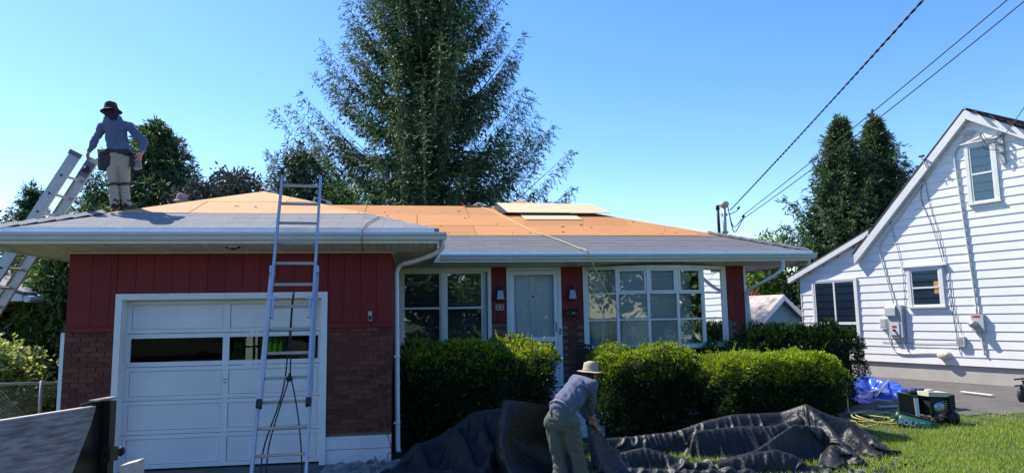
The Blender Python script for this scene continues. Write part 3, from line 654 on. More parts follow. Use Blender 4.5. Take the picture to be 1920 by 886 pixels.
def conifer(base, H, rad, label, m='spruce', z_low=.1, nb=240, dens=1.0, sz=.1, group=None, profile=None, seed=1, name='spruce_tree', bark='bark', up=.35, droop=.35, tipf=.18, lean=(0, 0), shoot=1., jit=.10):
    global rng; rng = np.random.default_rng(seed)
    base = V(*base); t = thing(name, base, label, 'tree', group)
    top = base+V(lean[0], lean[1], H)
    mb = MB().tube([base, base+(top-base)*.35+V(.05,.03,0), base+(top-base)*.75, top], [H*.022, H*.016, H*.007, .01], 10); part(mb, 'trunk', bark, t, True)
    profile = profile or (lambda q: (1-q)**.85)
    pts = []; dirs = []; tips = []; br = MB()
    for i in range(nb):
        q = z_low+(1-z_low)*(((i//8)*8+4+rng.normal(0, .7))/nb)**.9*.985; q = min(q, .985); az = (i % 8)*.7854+(i//8)*1.3+rng.normal(0, .2)
        Lb = rad*profile(q)*(1+rng.normal(0, jit))*(1 if rng.random() > .12 else 1.12); Lb = max(Lb, .25)
        o = base+(top-base)*q; h = V(math.cos(az), math.sin(az), 0); sd = V(-h[1], h[0], 0)
        rise = up*(.35+.9*min(1, q/.5))*rng.uniform(.5, 1.4)
        K = max(5, int(Lb/.16)); s = np.linspace(0.06, 1, K)
        zc = Lb*(rise*s - droop*np.sin(s*math.pi*.8) + .14*s**3)
        C_ = o+h*Lb*s[:, None]+V(0, 0, 1)*zc[:, None]+sd*(rng.normal(0, .04)*Lb*s**2)[:, None]
        if i % 2 == 0 or Lb > rad*.5: br.tube([C_[0], C_[K//2], C_[-1]], [.015+Lb*.007, .01+Lb*.003, .004], 4, False)
        # side shoots, longest at a third of the way out; they hang
        n = K*9; ci = rng.integers(0, K, n); pts.append(C_[ci]+rng.normal(0, .05, (n, 3))+V(0, 0, .03)); dirs.append(np.tile(h, (n, 1))*.6+V(0, 0, .35)+rng.normal(0, .5, (n, 3))); tips.append(rng.random(n)*.7)
        for k in range(K):
            tl = shoot*(.20+.55*min(Lb, 2.6)*.30*(1-s[k]*.55))*(1 if s[k] > .12 else .5)*rng.uniform(.6, 1.3)
            for sg in (-1, 1, 0):
                if rng.random() > .97: continue
                if sg: d = h*.75+sd*sg*(.75+rng.normal(0, .15))+V(0, 0, -.28+rng.normal(0, .18)+.22*(s[k]))
                else: d = h*.35+V(0, 0, -.9+rng.normal(0, .3)); tl *= 1.0
                d = d/np.linalg.norm(d)
                n = max(2, int(tl/(sz*.42)*dens)); u = np.linspace(.05, 1, n)[:, None]
                P = C_[k]+d*tl*u+V(0, 0, -1)*(u**2*tl*.22)+rng.normal(0, sz*.10, (n, 3))
                pts.append(P); dd = d*(1.05-.3*u)+V(0, 0, -.1)+rng.normal(0, .33, (n, 3)); dirs.append(dd); tp = (rng.random(n) < tipf*(.3+1.2*s[k])*(.3+u[:, 0]))*rng.uniform(.35, 1, n); tips.append(tp)
        n = 6; P = C_[-1]+rng.normal(0, sz*.4, (n, 3)); pts.append(P); dirs.append(np.tile(h+V(0, 0, .3), (n, 1))+rng.normal(0, .4, (n, 3))); tips.append(rng.random(n)*.8)
    # leader
    u = np.linspace(0, 1, 160)[:, None]; P = top+V(0, 0, .25)-V(0, 0, 1)*u*H*.11+rng.normal(0, 1, (160, 3))*(.02+.22*u); pts.append(P); dirs.append(rng.normal(0, .8, (160, 3))+V(0, 0, .7)); tips.append(rng.random(160)*.6)
    P = np.concatenate(pts); D = np.concatenate(dirs); T_ = np.concatenate(tips); print('crown', label[:30], len(P))
    c = part(br, 'branches', bark, t); c['kind'] = 'stuff'
    hgt_ = (P[:, 2]-base[2])/H; rr_ = np.hypot(P[:, 0]-base[0], P[:, 1]-base[1]); lim_ = rad*np.array([profile(min(.98, max(0, q_))) for q_ in hgt_]); core = np.where((rr_ < lim_*.88) & (rng.random(len(P)) < .12))[0]
    foliage('crown', [leaves(P, D, sz*rng.uniform(.9, 1.9, len(P)), sz*rng.uniform(.21, .40, len(P)), T_), leaves(P[core], D[core], sz*2.3, sz*1.0, T_[core]*.6)], m, t)
    return t
def leafy(base, H, rad, label, m='leaf', lobes=9, n=9000, sz=.12, group=None, seed=1, name='leafy_tree', cat='tree', zc=.62, flat=.8, tipf=.35, trunk=True, bark='bark', lobe_r=.5, gap=.35):
    global rng; rng = np.random.default_rng(seed)
    base = V(*base); t = thing(name, base, label, cat, group); ctr = base+V(0, 0, H*zc); L_ = []
    for i in range(lobes):
        d = unit(rng.normal(size=3)); d[2] *= flat; L_.append((ctr+d*rad*rng.uniform(.25, .75)*V(1, 1, H*(1-zc)/rad*1.0), rad*lobe_r*rng.uniform(.7, 1.15)))
    mb = MB(); mb.tube([base-V(0,0,.1), base+V(.04, .02, H*.3), ctr], [H*.03+.02, H*.022+.01, H*.012+.006], 8)
    if trunk: part(mb, 'trunk', bark, t, True)
    lb = MB()
    for c_, r_ in L_:
        a = base+V(0, 0, H*.28); lb.tube([a, (a+c_)/2+rng.normal(0, .1*rad, 3), c_], [.015*H*.5, .008*H*.5, .006], 5, False)
    o = part(lb, 'limbs', bark, t); o['kind'] = 'stuff'
    Ps = []; Ds = []; Ts = []; per = n//lobes
    for c_, r_ in L_:
        nc = per//14; cd_ = unit(rng.normal(size=(nc, 3))); rr = r_*(rng.random(nc)**.35)[:, None]*rng.uniform(.75, 1.12, (nc, 1)); cc = c_+cd_*rr*V(1, 1, flat)
        keep = rng.random(nc) > gap*.5; cc = cc[keep]; cd_ = cd_[keep]
        P = np.repeat(cc, 14, 0)+rng.normal(0, sz*1.0, (len(cc)*14, 3)); Ps.append(P); Ds.append(np.repeat(cd_, 14, 0)*.5+rng.normal(0, .7, P.shape)+V(0, 0, .1)); tt = (rng.random(len(cc)) < tipf)*rng.uniform(.4, 1, len(cc)); Ts.append(np.repeat(tt, 14)*rng.uniform(.4, 1, len(P)))
    P = np.concatenate(Ps); foliage('crown', [leaves(P, np.concatenate(Ds), sz*rng.uniform(.8, 1.5, len(P)), sz*rng.uniform(.5, .85, len(P)), np.concatenate(Ts))], m, t)
    return t
def hedge(corners, z0, z1, label, n, seed, sz=.046, taper=.1, lump=.07, topf=.75, sidef=.03, mat_='yew', bare=.0, base_in=.15):
    """corners: centre (x, y), half sizes (a, b), rotation"""
    global rng; rng = np.random.default_rng(seed)
    cx0, cy0, a, b, rot = corners; base = V(cx0, cy0, z0); t = thing('hedge', base, label, 'hedge', 'clipped hedges in front of the brick house')
    ph = rng.uniform(0, 6.28, 12); H = z1-z0
    def shape(d):                         # super-ellipsoid with lumps; d unit directions
        p = 7.0; k = (np.abs(d[:, 0]/a)**p+np.abs(d[:, 1]/b)**p+np.abs(d[:, 2]/(H/2))**p)**(-1/p)
        q = d*k[:, None]
        s = 1+0*k
        for i in range(5):
            f = 2.2+i*1.7; s = s+lump*1.35/(1+i*.5)*np.sin(f*q[:, 0]*2+ph[i])*np.sin(f*q[:, 1]*2+ph[i+5])*np.cos(f*q[:, 2]*1.7+ph[i+6])/min(a, b, H/2)*.6
        s = s*(1-taper*np.clip(-q[:, 2]/(H/2), -1, 1)*.5*(np.abs(d[:, 2]) < .9))
        q = q*s[:, None]
        low = np.clip((-q[:, 2]/(H/2)-.45)/.55, 0, 1); q[:, :2] *= (1-base_in*low)[:, None]
        return q
    c, s_ = math.cos(rot), math.sin(rot); Rm = np.array([[c, -s_, 0], [s_, c, 0], [0, 0, 1.]])
    off = V(0, 0, H/2)
    # inner twig mass
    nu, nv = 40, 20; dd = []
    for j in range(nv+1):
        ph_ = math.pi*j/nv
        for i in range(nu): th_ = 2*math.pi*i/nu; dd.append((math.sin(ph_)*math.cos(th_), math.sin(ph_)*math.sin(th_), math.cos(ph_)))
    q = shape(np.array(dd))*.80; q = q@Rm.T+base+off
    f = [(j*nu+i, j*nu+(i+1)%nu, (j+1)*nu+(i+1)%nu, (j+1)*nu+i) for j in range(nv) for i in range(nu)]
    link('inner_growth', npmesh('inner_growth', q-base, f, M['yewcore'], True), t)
    mb = MB()
    for i in range(9): x_, y_ = rng.uniform(-.8, .8)*a, rng.uniform(-.7, .7)*b; w_ = Rm@V(x_, y_, 0); mb.tube([base+w_+V(0,0,-.05), base+w_*1.1+V(rng.normal(0,.05), 0, H*.5)], .018, 5)
    o = part(mb, 'stems', 'bark', t); o['kind'] = 'stuff'
    # sample directions over the box surface evenly
    d = rng.uniform(-1, 1, (n*2, 3)); ax = rng.choice(3, n*2, p=np.array([b*H*.5, a*H*.5, a*b])/(b*H*.5+a*H*.5+a*b)); d[np.arange(n*2), ax] = np.sign(rng.normal(size=n*2)); d = d*V(a, b, H/2); d = d[(d[:, 2] > -H/2*.98)|(rng.random(n*2) < .2)][:n]
    q = shape(unit(d)); nrm = unit(np.sign(d)*np.abs(d/V(a, b, H/2))**6)
    depth = rng.random(len(q))**1.6; q = q*(1.0-.13*depth)[:, None]+nrm*rng.uniform(0, .03, (len(q), 1))
    if bare:
        k = ~((q[:, 2] < -H*.18) & (rng.random(len(q)) < bare)); q = q[k]; nrm = nrm[k]; depth = depth[k]
    # clump: every sprig is three leaves
    nn = len(q); qq = np.repeat(q, 4, 0)+rng.normal(0, sz*.28, (nn*4, 3)); D = np.repeat(nrm, 4, 0)*.8+V(0, 0, .45)+rng.normal(0, .55, (nn*4, 3))
    sunlit_top = np.clip(q[:, 2]/(H/2)*1.6-.5, 0, 1)  # sunlit tops and shaded sides are painted into the leaf colour
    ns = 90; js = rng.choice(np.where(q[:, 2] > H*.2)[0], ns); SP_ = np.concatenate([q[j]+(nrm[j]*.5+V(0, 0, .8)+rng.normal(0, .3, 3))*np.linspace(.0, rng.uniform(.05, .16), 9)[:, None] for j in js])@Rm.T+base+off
    tp = (rng.random(nn) < sidef+topf*sunlit_top)*(1-.7*depth)*rng.uniform(.45, 1, nn); tp = np.repeat(tp, 4)*rng.uniform(.7, 1, nn*4)
    qq = qq@Rm.T+base+off; D = D@Rm.T
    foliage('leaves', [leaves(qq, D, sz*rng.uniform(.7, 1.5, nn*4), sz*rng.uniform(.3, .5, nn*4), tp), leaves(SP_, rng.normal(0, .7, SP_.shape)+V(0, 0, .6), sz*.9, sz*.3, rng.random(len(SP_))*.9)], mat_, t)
    return t
# the tall spruce right behind the house, seen over the ridge
conifer((.55, 31, 0), 25.6, 7.8, 'tall dark spruce rising behind the middle of the stripped roof', 'spruce', z_low=.12, nb=360, dens=1.15, sz=.113, seed=11, profile=lambda q: (1.0-q)**.97, up=.44, droop=.27, tipf=.32, shoot=1.05)
conifer((-9.0, 25, 0), 8.9, 3.3, 'bushy green spruce behind the roofer standing on the garage roof', 'spruce', z_low=.2, nb=260, sz=0.15, dens=1.3, seed=12, profile=lambda q: min(1, (1.02-q)**.8*1.25), tipf=.22, up=.35)
conifer((-11.3, 26, 0), 6.6, 2.2, 'short spruce between the left ladder and the tall tree behind the roofer', 'spruce2', z_low=.1, nb=110, sz=.11, dens=1.5, seed=13, tipf=.25)
conifer((-13.9, 27, 0), 7.0, 2.3, 'small dark spruce far left beyond the garage eave', 'spruce', z_low=.1, nb=110, sz=.115, dens=1.5, seed=14, tipf=.08)
leafy((-6.1, 23, 0), 8.0, 1.6, 'thin grey-brown half-dead tree above the left part of the roof peak', 'bare', 9, 9000, .12, seed=15, zc=.72, lobe_r=.45, gap=.5, tipf=.4, bark='palebark')
conifer((-4.0, 25, 0), 8.2, 2.3, 'dark spruce with a rounded top right of the grey-brown tree', 'spruce', z_low=.3, nb=120, sz=.11, dens=1.5, seed=16, profile=lambda q: (1.02-q)**.5, tipf=.1)
conifer((-2.4, 24, 0), 6.6, 2.2, 'low bright spruce behind the aluminium ladder top', 'spruce2', z_low=.3, nb=90, sz=.11, dens=1.5, seed=17, profile=lambda q: (1.02-q)**.5, tipf=.45)
conifer((19.6, 28.3, 0), 10.9, 3.0, 'left of the two joined spruces beyond the white house', 'spruce', z_low=.2, nb=260, sz=0.155, dens=1.3, jit=.2, seed=18, up=.25, profile=lambda q: (1.0-q)**.92*1.3, group='pair of joined spruces', tipf=.12)
conifer((21.6, 28.6, 0), 11.1, 3.1, 'right of the two joined spruces, partly behind the white gable', 'spruce', z_low=.2, nb=260, sz=0.155, dens=1.3, jit=.2, seed=19, up=.25, profile=lambda q: (1.0-q)**.92*1.3, group='pair of joined spruces', tipf=.12)
leafy((17.2, 31, 0), 6.3, 2.4, 'light green leafy tree showing between the brick house eave and the dark spruces', 'leaf', 10, 12000, .15, seed=20, zc=.6, tipf=.6)
leafy((15.2, 36, 0), 5.2, 3.0, 'airy pale green tree beyond the blue shed, under the eave corner', 'leaf', 10, 10000, .16, seed=21, zc=.55, tipf=.4, gap=.8)
leafy((12.9, 27.5, 0), 3.9, 1.6, 'yellow-green sapling beside the white house corner above the blue shed', 'leaf', 8, 7000, .12, seed=22, zc=.62, tipf=.8)
leafy((18.6, 40, 0), 4.4, 3.0, 'dark round tree far behind the blue shed', 'dark', 8, 8000, .18, seed=23, zc=.55, tipf=.2)
leafy((13.9, 26.8, 2.45), .6, .5, 'reddish shrub top showing over the blue shed roof', 'rusty', 5, 1500, .07, seed=24, name='shrub', cat='shrub', zc=.5)
# growth to the left of the garage
for i, (x_, y_, h_, r_) in enumerate([(-9.4, 19, 7., .16), (-8.5, 17.5, 7.4, .13), (-10.6, 20, 7., .15), (-10.6, 22, 7., .2)]):
    t_ = leafy((x_, y_, 0), h_*.56, 1.7, ['dark tree with a bare trunk at the far left behind the hedge', 'slim dark tree just left of the garage wall', 'dark tree deepest in the shade left of the garage', 'broad dark tree at the left frame edge behind the left ladder'][i], 'dark', 12, 12000, .10, seed=30+i, zc=.52, flat=1.5, tipf=.12, lobe_r=.55)
conifer((-7.3, 15.6, 0), 3.55, 1.0, 'bright young spruce tight against the left garage wall', 'spruce2', z_low=.12, nb=80, sz=.12, seed=35, tipf=.75, droop=.2, profile=lambda q: (1.05-q)**.35)
leafy((-7.45, 13.5, 0), 2.25, 1.05, 'large pale flowering bush at the left edge of the picture', 'leafy', 12, 15000, .085, seed=36, zc=.52, name='bush', cat='bush', tipf=.75, trunk=False)
leafy((-7.5, 15.2, 0), 1.4, .8, 'low pale green bush behind the chain fence by the garage corner', 'leafy', 8, 7000, .08, seed=37, zc=.42, name='bush', cat='bush', tipf=.5, trunk=False)
leafy((-9.4, 18.6, 0), 2.2, 1.5, 'dark shrub filling the shade under the left trees', 'dark', 8, 8000, .11, seed=38, zc=.45, name='shrub', cat='shrub', tipf=.15, trunk=False)
# trees across the street: the front windows reflect them
for i, (x_, y_, h_, r_) in enumerate([(-9, -19, 9, 4.2), (-1.5, -22, 11, 5), (7, -20, 8.5, 4), (15, -24, 12, 5), (-18, -21, 9, 4.5)]):
    leafy((x_, y_, 0), h_, r_, ['maple across the street, opposite the garage', 'tallest maple across the street, behind the camera', 'maple across the street, opposite the bay window', 'big maple across the street, right end of the row', 'maple across the street, left end of the row'][i], 'leaf', 14, 7000, .34, seed=50+i, zc=.58, tipf=.3)
for i, (x_, y_, h_, r_) in enumerate([(-12, -27, 7, 4), (-5, -28, 6.5, 4), (2.5, -28, 7, 4), (9, -28, 6.5, 4), (16, -17, 6, 3.2), (22, -12, 8, 4), (26, -2, 8, 4)]):  # unseen row added to block the pale horizon in window reflections
    leafy((x_, y_, 0), h_, r_, ['rounded shrub-like tree in the back row across the street, far left', 'rounded tree in the back row opposite the garage door', 'rounded tree in the back row opposite the front door', 'rounded tree in the back row opposite the bay window', 'low tree across the street beyond the white house corner', 'tree beside the street to the right of the camera', 'tree at the right, behind the neighbour driveway'][i], 'dark', 12, 6000, .42, seed=70+i, zc=.45, tipf=.3, flat=.9)
# hedges
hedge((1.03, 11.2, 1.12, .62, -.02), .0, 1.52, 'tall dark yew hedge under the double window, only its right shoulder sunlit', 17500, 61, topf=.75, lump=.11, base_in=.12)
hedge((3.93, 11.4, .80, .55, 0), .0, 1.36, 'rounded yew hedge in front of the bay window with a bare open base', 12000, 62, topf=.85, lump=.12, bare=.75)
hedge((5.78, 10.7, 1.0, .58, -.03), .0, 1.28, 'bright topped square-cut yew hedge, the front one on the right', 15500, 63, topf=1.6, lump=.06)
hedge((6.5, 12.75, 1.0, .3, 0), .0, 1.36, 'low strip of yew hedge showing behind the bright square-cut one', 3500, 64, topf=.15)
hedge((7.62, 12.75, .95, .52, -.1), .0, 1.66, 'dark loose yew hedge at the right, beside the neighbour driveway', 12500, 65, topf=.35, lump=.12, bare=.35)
# lawn
def gz1(x, y): return gz(x, y)
rng = np.random.default_rng(5)
n = 105000; X = rng.uniform(2.2, 13.5, n); Y = rng.uniform(5.6, 11.6, n)
lim = 10.95-.36*(X-9)+.12*np.sin(X*3)+rng.normal(0, .07, n)
k = (Y < np.where(X > 7, lim, 10.6)) & (rng.random(n) < np.clip((Y < 9.9)*1.0+.35, 0, 1)); X, Y, lim = X[k], Y[k], lim[k]; n = len(X)
Z = gz(X, Y)-.01
pt = .5+.5*np.sin(X*1.7+np.sin(Y*2.3))*np.cos(Y*1.9); hgt = rng.uniform(.03, .085, n)*(1+.5*pt)*(1+.9*(np.abs(Y-lim) < .25)*rng.random(n))
P = np.stack([X, Y, Z], 1); D = np.stack([rng.normal(.05, .38, n), rng.normal(0, .38, n), np.ones(n)], 1)
v, f, t = leaves(P, D, hgt, hgt*.0+.0085, (rng.random(n) < .25+.25*pt)*rng.uniform(.2, .9, n))
gr = link('lawn_grass', npmesh('lawn_grass', v, f, M['grass'], False, t)); tag(gr, 'sunlit yellow-green lawn grass in front of the neighbour driveway', 'grass', kind='stuff')
n = 9000; X = rng.uniform(-12, -4.9, n); Y = rng.uniform(11.2, 16, n); hgt = rng.uniform(.1, .38, n)
v, f, t = leaves(np.stack([X, Y, 0*X], 1), np.stack([rng.normal(0, .3, n), rng.normal(0, .3, n), np.ones(n)], 1), hgt, .02, rng.random(n)*.7)
tag(link('tall_grass', npmesh('tall_grass', v, f, M['grass'], False, t)), 'tall pale grass behind the chain link fence at the far left', 'grass', kind='stuff')
# ---------------------------------------------------------------- the white house next door
ND = V(math.cos(R(110)), math.sin(R(110)), 0); NN = V(-ND[1], ND[0], 0); N0 = V(12.0, 17.25, 0)
def NP(u, z, off=0.): return N0+ND*u+NN*off+V(0, 0, z)
white = thing('white_house', N0, 'white lap-sided cape house with a steep gable at the right of the picture', 'house')
def npart(mb, name, m, par=None, smooth=False): return mb.build(name, M[m], par or white, smooth)
PKU, PKZ, SL, SR_ = -3.38, 6.70, 1.02, .66
def ztop(u):
    z = PKZ-(PKU-u)*SR_ if u < PKU else PKZ-(u-PKU)*SL
    if u > -.87: z = max(z, 4.22-(u+.87)*.415)
    return z
def nbox(u0, u1, z0, z1, o0, o1): 
    return MB().prism([NP(u0, z0, o0), NP(u1, z0, o0), NP(u1, z1, o0), NP(u0, z1, o0)], NN*(o1-o0))
UL, UR = 1.66, -8.6
P_ = [NP(UL, .70, -.01), NP(UL, ztop(UL)-.05, -.01), NP(-.87, ztop(-.87)-.05, -.01), NP(PKU, PKZ-.05, -.01), NP(UR, ztop(UR)-.05, -.01), NP(UR, .70, -.01)]
npart(MB().prism(P_, -NN*.15), 'wall_sheathing', 'mortar')
zz = .70; row = 0
while zz < PKZ-.1:
    zm_ = zz+.16
    us = [u for u in np.arange(UR, UL+.001, .01) if ztop(u)-.02 > zm_]
    if us:
        a, b = max(us), min(us)
        mb = MB()
        z1 = zz+.207
        # the butt edge stands proud, the top tucks behind the next board
        A = [NP(a, zz, -.008), NP(a, zz, .020), NP(a, z1, .003), NP(a, z1, -.008)]
        mb.prism(A, ND*(b-a)); npart(mb, 'siding_board', 'siding')
    zz += .2032; row += 1
npart(nbox(UR, UL-.02, -.2, .70, -.14, -.035), 'foundation', 'concrete')
npart(nbox(UL-.0, UL+.03, .70, ztop(UL)-.1, -.1, .028), 'corner_board', 'rake')
# left-hand return wall and bulk so the house is solid
npart(MB().prism([NP(UL, .5, -.15), NP(UL, ztop(UL)-.06, -.15), NP(UL-.1, ztop(UL)-.02, -.15), NP(UL-.1, .5, -.15)], -NN*8), 'side_wall', 'siding')
npart(MB().prism([NP(UR, .0, -.15), NP(UR, ztop(UR)-.06, -.15), NP(UR+.1, ztop(UR)-.02, -.15), NP(UR+.1, .0, -.15)], -NN*8), 'side_wall', 'siding')
def roofslab(u0, z0, u1, z1, o0, o1, t, m, name, tt=0):
    d = V(*(NP(u1, z1)-NP(u0, z0))); n = np.cross(d, NN); n /= np.linalg.norm(n); n = n if n[2] > 0 else -n
    mb = MB().prism([NP(u0, z0, o0)+n*tt, NP(u1, z1, o0)+n*tt, NP(u1, z1, o1)+n*tt, NP(u0, z0, o1)+n*tt], n*t); return npart(mb, name, m)
OV = .17
roofslab(-.22, ztop(-.9)-.63, PKU-.02, PKZ+.02, OV, -8, .05, 'darkshingle', 'roof', .02)
roofslab(UR-.3, ztop(UR-.3), PKU+.0, PKZ+.0, OV, -8, .05, 'darkshingle', 'roof', .025)
roofslab(2.02, 4.22-(2.02+.87)*.415, -.9, 4.22+.01, OV, -8, .05, 'darkshingle', 'roof', .0)
# shingle courses on the visible slope
mb = MB(); dv = NP(PKU, PKZ)-NP(UR, ztop(UR)); Lr = np.linalg.norm(dv); dv /= Lr; nr = np.cross(dv, NN); nr = nr if nr[2] > 0 else -nr
k = 0; s_ = Lr-3.2
while s_ < Lr-.02:
    o_ = OV-.02+(k % 3)*.1
    while o_ > -8:
        p = NP(UR, ztop(UR))+dv*s_+NN*o_+nr*(.08+random.uniform(0, .006)); q = min(.3, o_+8.1)
        mb.prism([p, p+dv*.15-nr*.012, p+dv*.15-nr*.012-NN*(q-.006), p-NN*(q-.006)], nr*.008); o_ -= .305
    s_ += .14; k += 1
o = npart(mb, 'shingle_courses', 'darkshingle'); o['kind'] = 'stuff'
def rake(u0, z0, u1, z1, h=.2):
    P = [NP(u0, z0, OV), NP(u1, z1, OV), NP(u1, z1-h, OV), NP(u0, z0-h, OV)]
    npart(MB().prism(P, -NN*.025), 'rake_board', 'rake')
    npart(MB().prism([NP(u0, z0-h+.002, OV-.03), NP(u1, z1-h+.002, OV-.03), NP(u1, z1-h+.002, 0.02), NP(u0, z0-h+.002, 0.02)], V(0, 0, .02)), 'rake_soffit', 'rake')
rake(-.22, ztop(-.9)-.63, PKU, PKZ+.03, .24)
rake(UR-.3, ztop(UR-.3), PKU-.002, PKZ+.03, .22)
rake(2.0, 4.22-(2.0+.87)*.415, -.70, 4.17, .14)
def nwin(u0, u1, z0, z1, label=None, split=True, fw=.09, vert=False, upper='dimblind', lower='dimblind'):
    uo, ui = max(u0, u1), min(u0, u1)
    fr_ = MB()
    for a, b, c_, d_ in ((uo, uo-fw, z0, z1), (ui+fw, ui, z0, z1), (uo-fw, ui+fw, z1-fw*.8, z1)): fr_.prism([NP(a, c_, .0), NP(b, c_, .0), NP(b, d_, .0), NP(a, d_, .0)], NN*.055)
    fr_.prism([NP(uo+.02, z0-.045, .0), NP(ui-.02, z0-.045, .0), NP(ui-.02, z0, .0), NP(uo+.02, z0, .0)], NN*.085)
    f = npart(fr_, 'window_frame', 'rake')
    a, b = uo-fw, ui+fw; t = .04; zt_ = z1-fw*.8
    panes = []
    sm = MB()
    def rect(a, b, c_, d_, o0, o1): sm.prism([NP(a, c_, o0), NP(b, c_, o0), NP(b, d_, o0), NP(a, d_, o0)], NN*(o1-o0))
    if vert:
        m = (a+b)/2; zc_ = z0+(zt_-z0)*.28
        for p, q in ((a, a-t), (m+t*.6, m-t*.6), (b+t, b)): rect(p, q, z0, zt_, 0, .045)
        for p, q in ((a-t, m+t*.6), (m-t*.6, b+t)):
            rect(p, q, zt_-t, zt_, 0, .045); rect(p, q, z0, z0+t, 0, .045); rect(p, q, zc_-.035, zc_+.035, 0, .045)
            panes += [(p, q, z0+t, zc_-.035, lower), (p, q, zc_+.035, zt_-t, upper)]
    else:
        zc_ = (z0+zt_)/2
        for p, q in ((a, a-t), (b+t, b)): rect(p, q, z0, zt_, 0, .04)
        rect(a-t, b+t, zt_-t, zt_, 0, .04); rect(a-t, b+t, z0, z0+t, 0, .04); rect(a-t, b+t, zc_-.02, zc_+.02, 0, .048)
        panes += [(a-t, b+t, z0+t, zc_-.02, lower), (a-t, b+t, zc_+.02, zt_-t, upper)]
    npart(sm, 'sash', 'vinyl', f)
    for p, q, c_, d_, bk in panes:
        npart(MB().prism([NP(p, c_, .022), NP(q, c_, .022), NP(q, d_, .022), NP(p, d_, .022)], NN*.003), 'pane', 'glass', f)
        npart(MB().prism([NP(p, c_, .004), NP(q, c_, .004), NP(q, d_, .004), NP(p, d_, .004)], NN*.002), 'shade', bk, f)
    return f
nwin(-3.22, -3.90, 4.50, 5.92, upper='cyan', fw=.085)
nwin(1.27, -.16, 1.24, 2.93, vert=True, fw=.06)
f = nwin(-1.57, -2.46, 2.12, 3.10, fw=.08)
npart(MB().prism([NP(-2.22, 2.42, .028), NP(-2.34, 2.42, .028), NP(-2.34, 2.72, .028), NP(-2.22, 2.72, .028)], NN*.004), 'paper', 'amber', f)
npart(nbox(-1.45, -2.58, 3.10, 3.13, 0, .09), 'drip_cap', 'rake'); npart(nbox(-3.12, -4.0, 5.92, 5.95, 0, .09), 'drip_cap', 'rake')
mb = MB()
for i in range(7): mb.prism([NP(PKU+.28-.03*i, 6.12-i*.0+.05*i-.2, .02), NP(PKU-.28+.03*i, 6.12+.05*i-.2, .02), NP(PKU-.28+.03*i, 6.12+.05*i-.17, .05), NP(PKU+.28-.03*i, 6.12+.05*i-.17, .05)], V(0,0,.006))
o = npart(mb, 'gable_vent_louvres', 'rake')
# utilities on its wall: separate things
mt = thing('electric_meter', NP(-1.2, 1.75, .03), 'tall pale grey electric meter box with a hooded top on the white wall', 'meter')
def tp(mb, name, m, par, smooth=False): return mb.build(name, M[m], par, smooth)
tp(nbox(-1.03, -1.40, 1.34, 2.16, .02, .13), 'meter_box', 'boxgrey', mt)
tp(MB().prism([NP(-1.0, 1.86, .13), NP(-1.0, 1.9, .2), NP(-1.0, 2.1, .19), NP(-1.0, 2.19, .12), NP(-1.0, 2.19, .06), NP(-1.0, 1.86, .06)], -ND*.27), 'hood', 'boxgrey', mt)
tp(nbox(-1.08, -1.32, 1.40, 1.72, .13, .15), 'breaker_cover', 'conduit', mt)
tp(MB().tube([NP(-1.2, 1.52, .15), NP(-1.2, 1.52, .20)], .03), 'switch_knob', 'print', mt)
tp(nbox(-1.14, -1.26, 1.58, 1.64, .151, .153), 'label', 'redpaint', mt)
jb = thing('junction_box', NP(-.86, 1.68, .03), 'small pale grey junction box left of the electric meter', 'box')
tp(nbox(-.78, -.95, 1.55, 1.82, .02, .1), 'box', 'conduit', jb); tp(nbox(-.80, -.93, 1.60, 1.80, .1, .108), 'cover', 'boxgrey', jb)
gm = thing('gas_meter_disconnect', NP(-3.2, 1.7, .03), 'round-faced grey utility meter under the long vertical conduit', 'meter')
tp(nbox(-3.05, -3.32, 1.50, 1.90, .02, .12), 'housing', 'boxgrey', gm)
tp(MB().lathe(NP(-3.12, 1.68, .12), [(.0, .14), (.07, .13), (.085, .09), (.085, 0)], 20, ND, (0,0,1), NN), 'glass_dome', 'alu2', gm, True)
tp(nbox(-3.1, -3.26, 1.83, 1.87, .121, .124), 'label', 'redpaint', gm)
bx_ = thing('telephone_box', NP(-2.75, 1.27, .03), 'small square grey cable box low on the white wall', 'box')
tp(nbox(-2.66, -2.85, 1.15, 1.38, .02, .10), 'box', 'boxgrey', bx_)
for i in range(4): tp(nbox(-2.69-.035*i, -2.70-.035*i, 1.19, 1.35, .1, .106), 'rib', 'alu2', bx_)
dv_ = thing('dryer_vent', NP(-2.34, .93, .03), 'round cream vent cap near the foundation of the white house', 'vent')
tp(MB().lathe(NP(-2.34, .93, .02), [(0, .12), (.09, .115), (.125, .085), (.13, 0)], 20, ND, (0,0,1), NN, 1.25, .85), 'cap', 'cream', dv_, True)
tp(MB().lathe(NP(-2.42, .95, .12), [(0, .03), (.03, .02), (.035, 0)], 12, ND, (0,0,1), NN), 'knob', 'conduit', dv_, True)
def pipe(name, pts, r, m, label, cat='conduit', group=None):
    o = MB().tube(curve([NP(*p) for p in pts], 5), r, 8).build(name, M[m], None, True, loc=NP(*pts[-1])); return tag(o, label, cat, group)
pipe('conduit', [(-3.62, 6.02, .06), (-3.4, 5.98, .05), (-3.12, 5.92, .045), (-3.0, 5.75, .045), (-3.0, 5.4, .045), (-3.08, 3.8, .045), (-3.14, 2.6, .045), (-3.17, 1.92, .06)], .024, 'conduit', 'long pale conduit curving over the attic window and down to the round meter')
pipe('conduit', [(-3.2, 1.5, .05), (-3.22, 1.2, .045), (-3.24, .97, .045)], .022, 'conduit', 'short conduit stub below the round meter')
pipe('conduit', [(-.05, 4.0-.65, .05), (-.62, 3.85, .05), (-.9, 3.9, .05), (-.98, 3.6, .05), (-1.05, 3.0, .05), (-1.17, 2.2, .06)], .016, 'conduit', 'thin conduit running down from under the rake to the electric meter') if False else None
